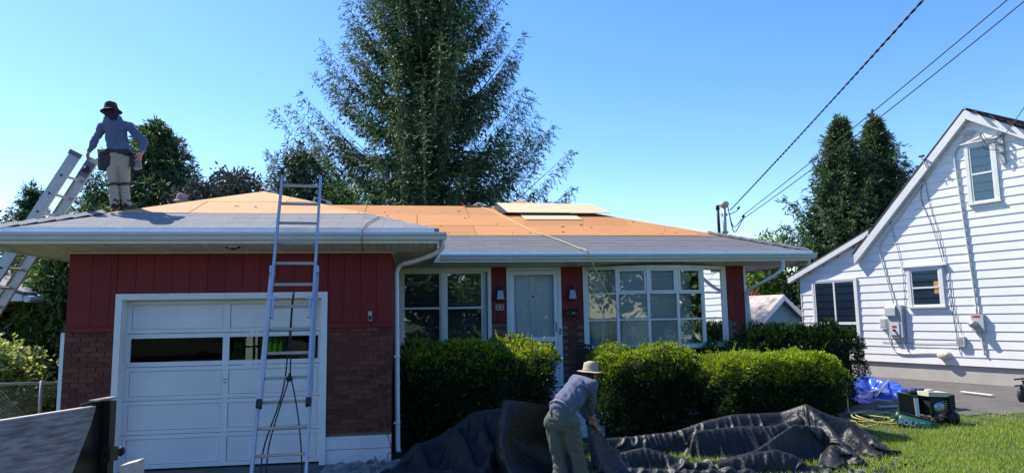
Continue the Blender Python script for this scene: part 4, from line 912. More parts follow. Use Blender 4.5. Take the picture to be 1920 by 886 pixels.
pipe('conduit', [(-2.5, 5.55, .05), (-1.6, 4.55, .05), (-.98, 3.85, .05), (-.90, 3.6, .05), (-1.0, 3.0, .045), (-1.18, 2.2, .06)], .015, 'conduit', 'thin conduit following the rake and dropping to the electric meter')
pipe('cable', [(-.9, 1.55, .05), (-.98, 1.2, .04), (-1.08, 1.0, .04), (-1.3, .93, .04), (-1.9, .97, .04), (-2.3, .98, .04)], .013, 'conduit', 'pale cable looping from the junction box to the vent cap', 'cable')
pipe('cable', [(-1.3, 1.34, .06), (-1.38, 1.1, .04), (-1.45, .98, .04)], .018, 'conduit', 'short cable from the bottom of the electric meter', 'cable')
pipe('cable', [(-2.2, 5.3, .05), (-2.1, 4.8, .03), (-2.3, 4.1, .035), (-2.5, 3.2, .06), (-2.58, 2.2, .03), (-2.65, 1.4, .03), (-2.7, .95, .03)], .007, 'twine', 'thin dark cable hanging down past the small window', 'cable')
pipe('cable', [(-2.25, 5.3, .05), (-2.3, 4.6, .03), (-2.45, 3.9, .035), (-2.56, 3.0, .05), (-2.66, 2.0, .03), (-2.78, 1.4, .04)], .006, 'twine', 'second thin cable beside the small window, ending at the cable box', 'cable')
pipe('cable', [(-1.2, 5.0-.4, .05), (-1.45, 3.2, .035), (-1.46, 2.6, .03), (-1.44, 1.9, .03), (-1.42, 1.2, .03)], .006, 'twine', 'thin wire between the electric meter and the small window', 'wire')
pipe('cable', [(-.75, 1.21, .03), (-1.6, 1.19, .028), (-2.2, 1.2, .03), (-2.7, 1.22, .03)], .006, 'twine', 'horizontal wire strung low across the white siding', 'wire')
ins = thing('service_insulator', NP(-4.02, 5.8, .1), 'weathered insulator bracket with wires right of the attic window', 'bracket')
tp(nbox(-3.98, -4.08, 5.3, 6.15, .02, .07), 'backing_board', 'alu2', ins)
for z_ in (5.95, 5.75, 5.55): tp(MB().tube([NP(-4.03, z_, .07), NP(-4.03, z_, .16)], .035, 10), 'insulator', 'boxgrey', ins, True)
for i in range(3):
    tp(MB().tube(curve([NP(-4.03, 6.0-.2*i, .16), NP(-3.85+.04*i, 5.9-.1*i, .25), NP(-3.72, 6.1-.1*i, .2), NP(-3.64, 6.02, .1)], 5), .008, 5), 'wire', 'wire', ins, True)
br_ = thing('antenna_bracket', NP(-2.3, 5.75, .2), 'small dark bracket standing up from the left rake of the white house', 'bracket')
tp(MB().tube([NP(-2.42, 5.5, .2), NP(-2.30, 5.83, .22)], .014, 6), 'arm', 'alu2', br_); tp(MB().tube([NP(-2.24, 5.85, .18), NP(-2.4, 5.82, .28)], .03, 6), 'head', 'wire', br_)
# ---- blue shed, picket fence, far white house
sh = thing('blue_shed', (13.0, 25, 0), 'small blue lap-sided garage with a faded pink shingle roof behind the hedge', 'shed')
SD = unit(V(.94, .35, 0)); SE = V(-SD[1], SD[0], 0); S0 = V(*at(1425, 606, 24.0)); S0[2] = 0
def SP(a, b, z): return S0+SD*a+SE*b+V(0, 0, z)
EZ, RZ, WD_ = 1.86, 2.62, 2.1
tp(MB().prism([SP(0,0,0), SP(WD_,0,0), SP(WD_,0,EZ), SP(WD_/2,0,RZ-.05), SP(0,0,EZ)], SE*4.5), 'wall', 'blue', sh)
zz = 0
while zz < RZ-.2:
    f0 = 0 if zz+.1 < EZ else (zz+.1-EZ)/(RZ-EZ)*WD_/2; 
    tp(MB().prism([SP(f0, -.002, zz), SP(f0, -.022, zz), SP(f0, -.006, zz+.125), SP(f0, -.002, zz+.125)], SD*(WD_-2*f0)), 'lap_board', 'blue', sh)
    if zz < EZ-.1: tp(MB().prism([SP(-.002, 0, zz), SP(-.022, 0, zz), SP(-.006, 0, zz+.125), SP(-.002, 0, zz+.125)], SE*4.5), 'lap_board', 'blue', sh)
    zz += .13
sl_ = (RZ-EZ)/(WD_/2)
for sg, a0 in ((1, -.2), (-1, WD_+.2)):
    q = [SP(a0, -.3, EZ-.2*sl_+.02), SP(WD_/2, -.3, RZ+.02), SP(WD_/2, 4.8, RZ+.02), SP(a0, 4.8, EZ-.2*sl_+.02)]
    tp(MB().prism(q, (0, 0, .05)), 'roof', 'pinkshingle', sh)
    tp(MB().prism([SP(a0, -.32, EZ-.2*sl_-.13), SP(WD_/2, -.32, RZ-.13), SP(WD_/2, -.32, RZ+.06), SP(a0, -.32, EZ-.2*sl_+.06)], SE*.02), 'rake_board', 'white', sh)
mb = MB(); n = 13
for i in range(n):
    t0 = i/n; a0 = -.2+(WD_/2+.2)*t0; z0 = EZ-.2*sl_+(RZ-EZ+.2*sl_)*t0+.075
    for j in range(17): mb.prism([SP(a0, -.3+j*.3, z0+random.uniform(0, .008)), SP(a0+.11, -.3+j*.3, z0+.11*sl_), SP(a0+.11, -.3+j*.3+.29, z0+.11*sl_), SP(a0, -.3+j*.3+.29, z0)], (0, 0, .008))
o = tp(mb, 'shingle_courses', 'pinkshingle', sh); o['kind'] = 'stuff'
tp(MB().prism([SP(-.22, -.3, EZ-.2*sl_-.1), SP(-.22, -.3, EZ-.2*sl_+.04), SP(-.20, -.3, EZ-.2*sl_+.04), SP(-.20, -.3, EZ-.2*sl_-.1)], SE*5.1), 'fascia', 'white', sh)
tp(MB().prism([SP(-.03, -.03, 0), SP(.06, -.03, 0), SP(.06, -.03, EZ-.05), SP(-.03, -.03, EZ-.05)], SE*.03), 'corner_board', 'blue', sh)
pf = thing('picket_fence', (11, 21.5, 0), 'weathered wooden picket fence in front of the blue shed', 'fence')
f0, f1 = V(*at(1402, 648, 20.5)), V(*at(1512, 640, 22.5)); n = 26
for i in range(n):
    q = f0+(f1-f0)*i/(n-1); q[2] = 0; h_ = 1.72+random.uniform(-.05, .05)
    d_ = unit((f1-f0)*V(1, 1, 0))*.038; k_ = np.cross(d_, (0, 0, 1)); k_ = k_/np.linalg.norm(k_)*.009
    tp(MB().prism([q-d_-k_, q+d_-k_, q+d_-k_+V(0,0,h_-.06), q-k_+V(0,0,h_), q-d_-k_+V(0,0,h_-.06)], k_*2), 'picket', 'fencewood', pf)
for z_ in (.4, 1.35): tp(MB().bar(V(f0[0], f0[1]+.04, z_), V(f1[0], f1[1]+.04, z_), .03, .08), 'rail', 'fencewood', pf)
fh = thing('far_house', (16, 36, 0), 'white house gable peeping over the blue shed roof beside the brick wall', 'house')
g0 = V(*at(1398, 590, 34)); g0[2] = 0
tp(MB().prism([g0+V(-1,0,0), g0+V(1.6,0,0), g0+V(1.6,0,3.3), g0+V(0,0,4.35), g0+V(-1,0,4.35)], (0, 6, 0)), 'wall', 'siding', fh)
tp(MB().prism([g0+V(-1.2,-.3,4.42), g0+V(.05,-.3,4.42), g0+V(1.9,-.3,3.12), g0+V(1.9,-.3,3.22), g0+V(.05,-.3,4.55), g0+V(-1.2,-.3,4.55)], (0, 6.6, 0)), 'roof', 'rake', fh)
fg = thing('left_neighbour_house', (-12.5, 17, 0), 'corner of a white house eave at the far left frame edge behind the ladder', 'house')
g1 = V(*at(42, 552, 14.5)); 
tp(MB().prism([g1, g1+V(0,0,-.12), g1+V(-5,0,-.12), g1+V(-5,0,.9), g1+V(-3,0,.9)], (0, 4, 0)), 'eave', 'rake', fg)
tp(MB().prism([g1+V(.05,-.05,.015), g1+V(.05,-.05,.06), g1+V(-3,-.05,1.0), g1+V(-3,-.05,.93)], (0, 4.2, 0)), 'roof', 'shingle', fg)
tp(MB().box((g1[0]-4, g1[1]+.4, 0), (g1[0]-1.6, g1[1]+3.8, g1[2]-.12)), 'wall', 'siding', fg)
tp(MB().tube([g1+V(.08, 0, -.08), g1+V(.08, 4, -.08)], .07, 8), 'gutter', 'gutter', fg)
# chain link fence and low wall at the far left
cl = thing('chain_link_fence', (-8, 12.6, 0), 'galvanised chain link fence left of the garage', 'fence')
c0, c1 = V(-12, 12.6, 0), V(-5.6, 12.2, 0)
tp(MB().tube([c0+V(0,0,1.08), c1+V(0,0,1.08)], .022, 8), 'top_rail', 'galv', cl, True)
for i in range(4): q = c0+(c1-c0)*(i+.4)/3.6; tp(MB().tube([q, q+V(0,0,1.12)], .027, 8), 'post', 'galv', cl, True)
mb = MB(); Lc = np.linalg.norm(c1-c0); dc = (c1-c0)/Lc; x_ = -1.1
while x_ < Lc:
    for sg in (1, -1):
        a_, b_ = (x_, x_+1.06) if sg > 0 else (x_+1.06, x_)
        z0_, z1_ = 0.02, 1.08
        if a_ < 0 or b_ < 0 or a_ > Lc or b_ > Lc: continue
        mb.bar(c0+dc*a_+V(0, 0, z0_), c0+dc*b_+V(0, 0, z1_), .004, .004, (0, 1, 0))
    x_ += .065
o = tp(mb, 'wire_mesh', 'galv', cl); o['kind'] = 'stuff'
lw = MB().box((-14, 17.1, 0), (-6.0, 17.5, .72)); o = lw.build('low_wall', M['foundation'], None, loc=(-9, 17.3, 0)); tag(o, 'low pale wall beyond the chain link fence at the left', 'wall')
# ---------------------------------------------------------------- service mast and lines
ms = thing('service_mast', (6.93, 14.3, 3.6), 'grey electrical service mast with a hooded weatherhead on the right roof slope', 'mast')
p0, p1 = V(*at(1360, 445, 14.3)), V(*at(1357.5, 385, 14.3)); p1[0] = p0[0]; 
tp(MB().tube([p0-V(0,0,.2), p1], .045, 12), 'pipe', 'alu2', ms, True)
hh = MB().lathe(p1+V(.02,0,-.02), [(.05,-.03), (.085,0), (.10,.04), (.085,.09), (.05,.115), (0,.12)], 16, unit(V(1,0,.1)), (0,1,0), unit(V(-.1,0,1)), 1.1, 1); tp(hh, 'weatherhead', 'alu2', ms, True)
for z_ in (.22, .62): tp(MB().tube([p0+V(-.07,0,z_-.2+.1), p0+V(.07,0,z_-.1)], .03, 8), 'clamp', 'alu2', ms)
k1, k2 = V(*at(1385, 391, 14.1)), V(*at(1394, 407, 14.0)); lp = V(*at(1369, 394, 14.2))
for i, (e_, sag) in enumerate(((k1, .1), (k2, .2), (k2+V(.02,.03,-.03), .28))):
    s_ = p1+V(.08, -.03, -.01); m_ = (s_+e_)/2; m_[2] = min(s_[2], e_[2])-sag; m_[0] -= .06
    tp(MB().tube(curve([s_, s_+V(.03, 0, -.18), m_, e_+V(-.05,0,-.05), e_], 6), .011, 6), 'service_wire', 'wire', ms, True)
for e_ in (k1, k2): tp(MB().tube([e_-V(.02,0,.0), e_+V(.015,0,.04)], .03, 8), 'connector', 'wire', ms)
vp = thing('plumbing_vent', (6.87, 14.5, 3.7), 'thin black plumbing vent pipe left of the service mast', 'pipe')
q0, q1 = V(*at(1349, 440, 14.4)), V(*at(1345.5, 387, 14.4))
tp(MB().tube([q0-V(0,0,.15), q1], .034, 10), 'pipe', 'black', vp, True); tp(MB().tube([q1-V(0,0,.07), q1+V(0,0,.03)], .045, 10), 'cap', 'black', vp, True)
def line(a, b, r, label, sag=.25, twist=False):
    n = 60; L_ = [a+(b-a)*i/n-V(0,0,sag*4*(i/n)*(1-i/n)) for i in range(n+1)]
    if twist:
        n = 700; d_ = unit(b-a); s_ = unit(np.cross(d_, V(0,0,1))); u_ = np.cross(s_, d_); mb = MB()
        for ph_ in (0, math.pi):
            mb.tube([a+(b-a)*i/n-V(0,0,sag*4*(i/n)*(1-i/n))+(s_*math.cos(i*.42+ph_)+u_*math.sin(i*.42+ph_))*r for i in range(n+1)], r, 4)
    else: mb = MB().tube(L_, r, 6)
    o = mb.build('overhead_line', M['wire'], None, True, loc=a); tag(o, label, 'cable')
line(lp, at(1722, 0, 6.5)+(at(1722, 0, 6.5)-lp)*.7, .008, 'thick twisted overhead cable, the leftmost line rising to the upper right', .06, True)
e1 = at(1872, 0, 7.5); line(k2+V(-.03, 0, .03), e1+(e1-k2)*.7, .008, 'middle one of the three overhead lines, nearly parallel to the one beside it', .12)
e1 = at(1884, 2, 7.5); line(k2+V(.01, 0, -.02), e1+(e1-k2)*.7, .008, 'rightmost of the lines leaving the service mast', .2)
e1 = at(1920, 196, 10); st_ = NP(-4.03, 5.75, .18); line(st_, st_+(e1-st_)*2.5, .008, 'overhead line ending at the bracket beside the attic window', .05)
# ---------------------------------------------------------------- ladders
def ladder(name, a0, a1, wv, label, rung0, nr, rw, rd, m, cat='ladder', offs=(), pads=None):
    """a0 foot centre, a1 top centre, wv unit half-width vector (with length)"""
    a0, a1 = V(*a0), V(*a1); wv = V(*wv); t = thing(name, a0, label, cat); d = a1-a0; L_ = np.linalg.norm(d); d /= L_; wn = unit(wv); fn = np.cross(wn, d)
    return t, a0, a1, wv, d, L_, wn, fn
def rail_pair(t, a, b, wv, rw, rd, m, name='rail'):
    wn = unit(wv); d = unit(b-a); fn = np.cross(wn, d)
    for sg in (-1, 1):
        mb = MB(); c0_, c1_ = a+wv*sg, b+wv*sg
        # channel: web plus two flanges turned inward
        mb.obox((c0_+c1_)/2+wn*sg*rw*.42, (c1_-c0_)/2, wn*rw*.10, fn*rd/2)
        for k in (-1, 1): mb.obox((c0_+c1_)/2+fn*k*(rd/2-.003)-wn*sg*.002, (c1_-c0_)/2, wn*rw*.36, fn*.003)
        tp(mb, name, m, t)
def rungs(t, a, b, wv, first, step, r, m, flat=True):
    d = unit(b-a); L_ = np.linalg.norm(b-a); wn = unit(wv); fn = np.cross(wn, d); s_ = first
    while s_ < L_-.06:
        c_ = a+d*s_
        mb = MB().tube([c_-wv*.99, c_+wv*.99], r, 8); mb.obox(c_+V(0,0,r*.7), wv*.985, fn*r*.9, V(0,0,.003)); tp(mb, 'rung', m, t)
        s_ += step
aT = (V(*at(535, 333, 9.62))+V(*at(597, 336, 9.62)))/2; aE = (V(*at(521, 430, 9.36))+V(*at(592, 430, 9.36)))/2
aB = (V(*at(479, 886, 7.95))+V(*at(567, 886, 7.95)))/2; dl = unit(aT-aB); foot = aB+dl*(0-aB[2])/dl[2]
hwv = V(.268, .02, 0)
lad = thing('extension_ladder', foot, 'blue-grey aluminium extension ladder leaning on the garage eave in front of the door', 'ladder')
Lt = np.linalg.norm(aT-foot); fn_ = np.cross(unit(hwv), dl); fn_ = fn_ if fn_[1] < 0 else -fn_
flyA = foot+dl*1.17-fn_*.0
rail_pair(lad, foot, foot+dl*2.9, hwv*1.05, .034, .075, 'alu', 'base_rail')
rail_pair(lad, flyA+fn_*.05, aT+fn_*.05, hwv*.94, .034, .07, 'alu', 'fly_rail')
rungs(lad, foot, foot+dl*1.3, hwv, .30, .3, .017, 'alu2')
rungs(lad, flyA+fn_*.05, aT+fn_*.05, hwv*.94, .30, .305, .017, 'alu2')
for sg in (-1, 1):
    q = foot+dl*1.17+hwv*sg*1.0+fn_*.05
    tp(MB().obox(q, unit(hwv)*.03, fn_*.045, dl*.045), 'rubber_stop', 'black', lad)
    q = foot+dl*2.9+hwv*sg*1.0+fn_*.02
    tp(MB().obox(q, unit(hwv)*.03, fn_*.06, dl*.05), 'guide_bracket', 'alu', lad)
    q = foot+dl*2.35+hwv*sg*.80+fn_*.08
    tp(MB().obox(q, unit(hwv)*.014, fn_*.02, dl*.13).obox(q+dl*.13, unit(hwv)*.03, fn_*.025, dl*.02), 'rung_lock', 'alu', lad)
    tp(MB().obox(foot+hwv*sg*1.05+V(0,0,.02), unit(hwv)*.04, V(0,.06,0), V(0,0,.02)), 'foot', 'black', lad)
tp(MB().obox(aT+fn_*.05-hwv*.94+dl*.04, unit(hwv)*.02, fn_*.04, dl*.05), 'end_cap', 'black', lad)
rp = foot+dl*1.45+fn_*.07
ro = MB().tube(curve([foot+dl*2.6+fn_*.02+hwv*.05, foot+dl*2.2+fn_*.0+hwv*.03, rp+hwv*.18+dl*.05, rp+hwv*.16], 8), .0085, 6).tube(curve([foot+dl*2.6+fn_*.02-hwv*.0, foot+dl*1.9+hwv*-.02, foot+dl*1.3+hwv*-.1+fn_*.05, rp+V(-.2,-.12,-.75), rp+V(-.22,-.12,-1.15), rp+V(-.17,-.12,-1.17), rp+V(-.14,-.12,-.7), rp+hwv*.1-dl*.05, rp+hwv*.16]), .0085, 6).tube(curve([rp+hwv*.16, rp+hwv*.16+V(0,-.04,.06), rp+hwv*.35+V(0,-.05,-.1), rp+hwv*.62+V(0,-.06,-.5), rp+hwv*.8+V(0,-.1,-1.0), rp+hwv*.78+V(0,-.1,-1.5)]), .0085, 6).obox(rp+hwv*.15, V(.028,0,.01), V(0,.03,0), V(-.01,0,.03))
tp(ro, 'pull_rope', 'rope', lad, True)
# left ladder, leaning against the left eave
lA, lB = V(*at(140, 290, 10.75)), V(*at(60, 413, 10.75)); dl2 = unit(lA-lB); wv2 = V(.03, .225, 0)
cT = lA+wv2; f2 = cT-dl2*(cT[2]/dl2[2])
lad2 = thing('plank_ladder', f2, 'wide dull aluminium ladder leaning on the left garage eave under the roofer\'s hand', 'ladder')
wn = unit(wv2); fn2 = np.cross(wn, dl2)
for sg in (-1, 1):
    c0_, c1_ = f2+wv2*sg, cT+wv2*sg
    mb = MB().obox((c0_+c1_)/2, (c1_-c0_)/2, wn*.0035, fn2*.085)
    for k in (-1, 1): mb.obox((c0_+c1_)/2+fn2*k*.082-wn*sg*.016, (c1_-c0_)/2, wn*.0155, fn2*.003)
    tp(mb, 'rail', 'alu2', lad2)
    tp(MB().obox(c1_+dl2*.015, wn*.028, fn2*.09, dl2*.035), 'end_cap', 'shirtblue' if sg < 0 else 'alu2', lad2)
    tp(MB().obox(c0_+V(0,0,.03), wn*.04, fn2*.1, dl2*.03), 'foot', 'black', lad2)
    Lr_ = np.linalg.norm(c1_-c0_); s_ = .35
    while s_ < Lr_: tp(MB().tube([cT-dl2*s_+wv2*sg+wn*sg*.002, cT-dl2*s_+wv2*sg+wn*sg*.012], .018, 8), 'rung_end', 'black', lad2); s_ += .31
s_ = .35
while s_ < np.linalg.norm(cT-f2): c_ = cT-dl2*s_; tp(MB().tube([c_-wv2*.99, c_+wv2*.99], .021, 8), 'rung', 'lightboard', lad2); s_ += .31
pc = cT-dl2*.15+wv2*.93-wn*.02
tp(MB().obox(pc, wn*.006, fn2*.08, dl2*.12), 'pulley_plate', 'shirtblue', lad2)
tp(MB().lathe(pc-wn*.01, [(0, -.02), (.03, -.02), (.032, -.012), (.055, -.012), (.058, 0)], 16, fn2, dl2, wn), 'pulley', 'black', lad2, True)
# ---------------------------------------------------------------- things on the roof
def on_g(x, y): # front slope of the garage roof under a direction seen in the photo
    d = FW+RT*(x-960)/F-UP*(y-443)/F; t = (EO+.03-S*EG-CAM[2])/(d[2]-S*d[1]); return CAM+d*t
def on_m(x, y):
    d = FW+RT*(x-960)/F-UP*(y-443)/F; t = (EO+.03-S*EM-CAM[2])/(d[2]-S*d[1]); return CAM+d*t
SU = unit(V(0, 1, S))
def rsheet(corners, lift, label, name='loose_board', mname='osbnew', t=.014, tilt=0):
    P3 = [V(*c_)+NRM*lift for c_ in corners]
    o = MB().prism(P3, NRM*t).build(name, M[mname], None, loc=P3[0]); tag(o, label, 'board'); return o
a = on_m(951, 402); b = on_m(1149, 405)
w_ = b[0]-a[0]
cA = V(a[0], a[1], zm(a[1])); 
def slope_rect(x0, x1, y0, dv, skew=0.): return [V(x0, y0, zm(y0)), V(x1, y0, zm(y0)), V(x1+skew, y0+dv, zm(y0+dv)), V(x0+skew, y0+dv, zm(y0+dv))]
y0 = (a[1]+b[1])/2
rsheet(slope_rect(a[0], a[0]+1.52, y0, 1.16, -.12), .09, 'fresh strand board lying loose on the ridge, left one of the stacked pair')
rsheet(slope_rect(a[0]+1.525, b[0]-.02, y0-.01, 1.15, -.2), .085, 'fresh strand board lying loose on the ridge, right one of the stacked pair')
c0_ = on_m(986, 411); c1_ = on_m(1092, 411)
rsheet(slope_rect(c0_[0], c1_[0], c0_[1], .55, -.06), .022, 'narrow pale strip of new board set into the old sheathing below the loose sheets')
d0 = on_m(941, 403)
tri = MB().prism([V(a[0]-.14, y0+.9, zm(y0+.9))+NRM*.03, V(a[0]+.0, y0+.1, zm(y0+.1))+NRM*.02, V(a[0]+.03, y0-.02, zm(y0))+NRM*.09, V(a[0]-.08, y0+.9, zm(y0+.9))+NRM*.1], (-.09, 0, 0)).build('spacer_block', M['navy'], None, loc=a)
tag(tri, 'dark blue wedge-shaped packing under the left end of the loose boards', 'block')
pb = thing('roof_bracket', on_m(900, 388), 'flat grey bar with a red tip lying on the ridge left of the loose boards', 'tool')
q0, q1, q2 = on_m(866, 383.5)*V(1,0,1)+V(0,17.0,0), V(*at(874, 386, 17.0)), V(*at(922, 386.5, 17.0)); q0 = V(*at(864, 380, 17.0))
tp(MB().bar(q1, q2, .09, .012), 'bar', 'alu2', pb); tp(MB().bar(q0, q1, .05, .03), 'red_tip', 'redpaint', pb)
tp(MB().tube(curve([V(*at(888, 385, 17.0)), V(*at(897, 381, 17.0)), V(*at(906, 384, 17.0)), V(*at(912, 386, 16.95))], 5), .022, 6), 'crumpled_strap', 'drape', pb, True)
vt = thing('roof_vent', at(607, 383, 12.9), 'upturned grey metal roof vent lying on the hip right of the ladder', 'vent')
q = V(*at(604, 380, 12.9)); ax, ay, az = unit(V(1, 0, -.30)), V(0, 1, 0), unit(V(.30, 0, 1))
tp(MB().obox(q, ax*.15, ay*.14, az*.055).obox(q-az*.06, ax*.20, ay*.19, az*.004), 'housing', 'alu2', vt)
tp(MB().obox(q-ay*.141+ax*-.01, ax*.10, ay*.003, az*.03), 'screen', 'black', vt)
tb = thing('tool_bag', at(508, 357, 12.7), 'dark bundle of tools and cloth just behind the roof peak left of the ladder', 'bag')
q = V(*at(508, 360, 12.7)); tp(MB().lathe(q+V(0,0,-.05), [(0,0), (.11,.0), (.12,.05), (.07,.10), (0,.12)], 12, (1,0,-.2), (0,1,0), (.2,0,1)), 'bag', 'leather', tb, True)
tp(MB().bar(q+V(-.02,-.1,.02), q+V(.12,-.1,-.05), .03, .05), 'tool', 'steel', tb)
# air hoses
yh = [V(*p) for p in (on_m(893, 385), on_m(912, 391), on_m(935, 401), on_m(960, 414), on_m(985, 426), on_m(1010, 437), on_m(1030, 443), on_m(1062, 455), on_m(1085, 464.5))]
e_ = V(*at(1100, 470, 12.60)); yh += [e_, V(*at(1113, 497, 12.6)), V(*at(1125, 520, 12.55)), V(*at(1143, 556, 12.4)), V(*at(1165, 590, 12.3)), V(*at(1192, 625, 12.1)), V(*at(1215, 668, 11.9))]
o = MB().tube(curve(yh, 6), .010, 6).build('air_hose', M['hose'], None, True, loc=e_); tag(o, 'yellow air hose crossing the bare roof and hanging in front of the bay window', 'hose')
rh = [V(*p) for p in (on_g(711, 406), on_g(700, 412), on_g(688, 419), on_g(680, 428))]+[V(*at(679, 436, 9.40)), V(*at(679, 452, 9.38)), V(*at(681, 500, 9.7)), V(*at(686, 580, 10.0)), (-.68, 10.02, 1.98)]
rh = rh[:-1]+[V(*at(690, 600, 10.06)), V(*at(693, 650, 10.06)), V(*at(703, 700, 10.06)), V(*at(722, 795, 10.05)), V(*at(734, 842, 10.0)), V(*at(727, 850, 9.98)), V(*at(728, 862, 9.96))]
o = MB().tube(curve(rh, 6), .007, 6).build('air_hose', M['redhose'], None, True, loc=rh[5]); tag(o, 'thin red hose hanging over the garage gutter down past the outlet to the brick pier', 'hose')
# outlet, floodlight, lanterns, mailbox, number
q = V(*at(694, 592, D1-.03))
ot = thing('outdoor_outlet', q, 'small weathered outlet box on the red boards just above the right brick pier', 'outlet')
tp(MB().box(q-V(.028,.02,.07), q+V(.028,.025,.07)), 'box', 'alu2', ot); tp(MB().box(q-V(.02,.034,.05), q+V(.02,-.02,-.0)), 'plug', 'print', ot); tp(MB().box(q+V(-.02,-.034,.01), q+V(.02,-.02,.05)), 'cover', 'boxgrey', ot)
q = V(*at(438, 461, 9.83)); 
fl = thing('soffit_floodlight', q, 'dark bronze floodlight under the garage soffit left of the ladder', 'light')
tp(MB().prism([q+V(-.12,-.06,.06), q+V(.12,-.06,.06), q+V(.08,-.06,-.045), q+V(-.08,-.06,-.045)], (0,.1,.02)), 'housing', 'boot', fl); tp(MB().prism([q+V(-.085,-.066,.03), q+V(.085,-.066,.03), q+V(.06,-.066,-.03), q+V(-.06,-.066,-.03)], (0,.005,0)), 'lens', 'plate', fl); tp(MB().tube([q+V(0,0,.05), V(q[0], q[1], ZS)], .03, 8), 'stem', 'boot', fl)
def lantern(px, py, label):
    q = V(*at(px, py, D2-.09)); t = thing('wall_lantern', q, label, 'lamp', 'wall lanterns beside the front door')
    tp(MB().box(q+V(-.05,.06,-.02), q+V(.05,.085,.16)), 'back_plate', 'iron', t)
    def fr4(z0, r0, z1, r1, mm, nm, k=1.):
        tp(MB().add([q+V(sx*r, sy*r*.8, z) for z, r in ((z0, r0), (z1, r1)) for sx, sy in ((-1,-1),(1,-1),(1,1),(-1,1))], [(0,3,2,1),(4,5,6,7),(0,1,5,4),(1,2,6,5),(2,3,7,6),(3,0,4,7)]), nm, mm, t)
    fr4(-.09, .075, .085, .052, 'lampglass', 'glass'); fr4(.085, .065, .10, .06, 'iron', 'top'); fr4(.10, .05, .13, .02, 'iron', 'roof'); fr4(-.105, .082, -.09, .08, 'iron', 'base')
    for sx, sy in ((-1,-1),(1,-1),(1,1),(-1,1)): tp(MB().bar(q+V(sx*.077, sy*.062, -.09), q+V(sx*.054, sy*.044, .09), .008, .008, (0,1,0)), 'corner_rod', 'iron', t)
    tp(MB().tube(curve([q+V(0,.06,.14), q+V(0,.03,.17), q+V(0,0,.13)], 4), .008, 6), 'hook', 'iron', t)
lantern(938, 552, 'black lantern with lilac rippled glass above the house number, left of the front door')
lantern(1073, 551, 'black lantern with lilac rippled glass above the mailbox, right of the front door')
mbx = V(*at(1072, 586, D2-.06)); mbt = thing('mailbox', mbx, 'black wall mailbox with a small emblem under the right lantern', 'mailbox')
tp(MB().box(mbx+V(-.14,-.03,-.055), mbx+V(.14,.05,.05)), 'box', 'iron', mbt); tp(MB().prism([mbx+V(-.145,-.045,.03), mbx+V(-.145,.05,.075), mbx+V(-.145,.05,.05), mbx+V(-.145,-.04,.02)], (.29,0,0)), 'lid', 'iron', mbt)
for sx in (-.10, .08): tp(MB().tube(curve([mbx+V(sx,.0,-.055), mbx+V(sx,-.01,-.12), mbx+V(sx+.02,-.05,-.13), mbx+V(sx+.02,-.06,-.10)], 4), .005, 6), 'hook', 'iron', mbt)
def text(s_, size, P, ax, az, mname, name, par, bold=.0, ext=.002):
    cu = bpy.data.curves.new(name, 'FONT'); cu.body = s_; cu.size = size; cu.extrude = ext; cu.align_x = 'CENTER'; cu.align_y = 'CENTER'; cu.offset = bold
    tmp = bpy.data.objects.new('tmp', cu); COL.objects.link(tmp); dg = bpy.context.evaluated_depsgraph_get(); me = bpy.data.meshes.new_from_object(tmp.evaluated_get(dg)); bpy.data.objects.remove(tmp)
    me.name = name; me.materials.clear(); me.materials.append(M[mname]); o = bpy.data.objects.new(name, me); COL.objects.link(o); o.parent = par
    ax = Vector(ax).normalized(); az = Vector(az).normalized(); ay = az.cross(ax)*-1; n_ = ax.cross(az)
    m_ = Matrix(((ax[0], az[0], n_[0]), (ax[1], az[1], n_[1]), (ax[2], az[2], n_[2]))).to_4x4(); m_.translation = Vector(V(*P)-wo(par)); o.matrix_local = m_; return o
text('x4', .05, mbx+V(.03,-.034,.0), (1,0,0), (0,0,1), 'plate', 'emblem', mbt, .001)
nq = V(*at(937, 575, D2-.012)); nt_ = thing('house_number', nq, 'cream plate with the house number 22 under the left lantern', 'sign')
for i, sx in enumerate((-.042, .042)):
    tp(MB().box(nq+V(sx-.039,-.004,-.058), nq+V(sx+.039,.008,.058)), 'plate', 'plate', nt_)
    text('2', .12, nq+V(sx,-.006,0), (1,0,0), (0,0,1), 'print', 'digit', nt_, .004)

# torn felt and shingle scraps left on the bare deck
rng = np.random.default_rng(31); scr = MB()
for i in range(55):
    if i % 5: x_, y_ = rng.uniform(-1, 6.3), EM+1.35+3.6*rng.random()**1.6; z_ = zm(y_); ok = y_-EM < 8.0-x_-.3 and y_ < 17 and x_ > .4-(y_-EM)*.9
    else: x_, y_ = rng.uniform(-4.2, -.4), EG+1.0+1.6*rng.random()**1.5; z_ = zg(y_); ok = abs(x_+2.6) < (12.3-y_)*.95
    if not ok: continue
    a_ = rng.uniform(0, 3.14); L_ = rng.uniform(.008, .04)*(2.5 if i % 13 == 0 else 1); w_ = rng.uniform(.004, .015); d1 = V(math.cos(a_), math.sin(a_), S*math.sin(a_)); d2 = V(-math.sin(a_), math.cos(a_), S*math.cos(a_))
    scr.obox(V(x_, y_, z_)+NRM*.026, d1*L_, d2*w_, NRM*.003)
o = scr.build('roof_scraps', M['boot'], None, loc=(2, 14, 3.6)); tag(o, 'small dark scraps of torn felt and shingle scattered over the bare deck', 'debris', kind='stuff')
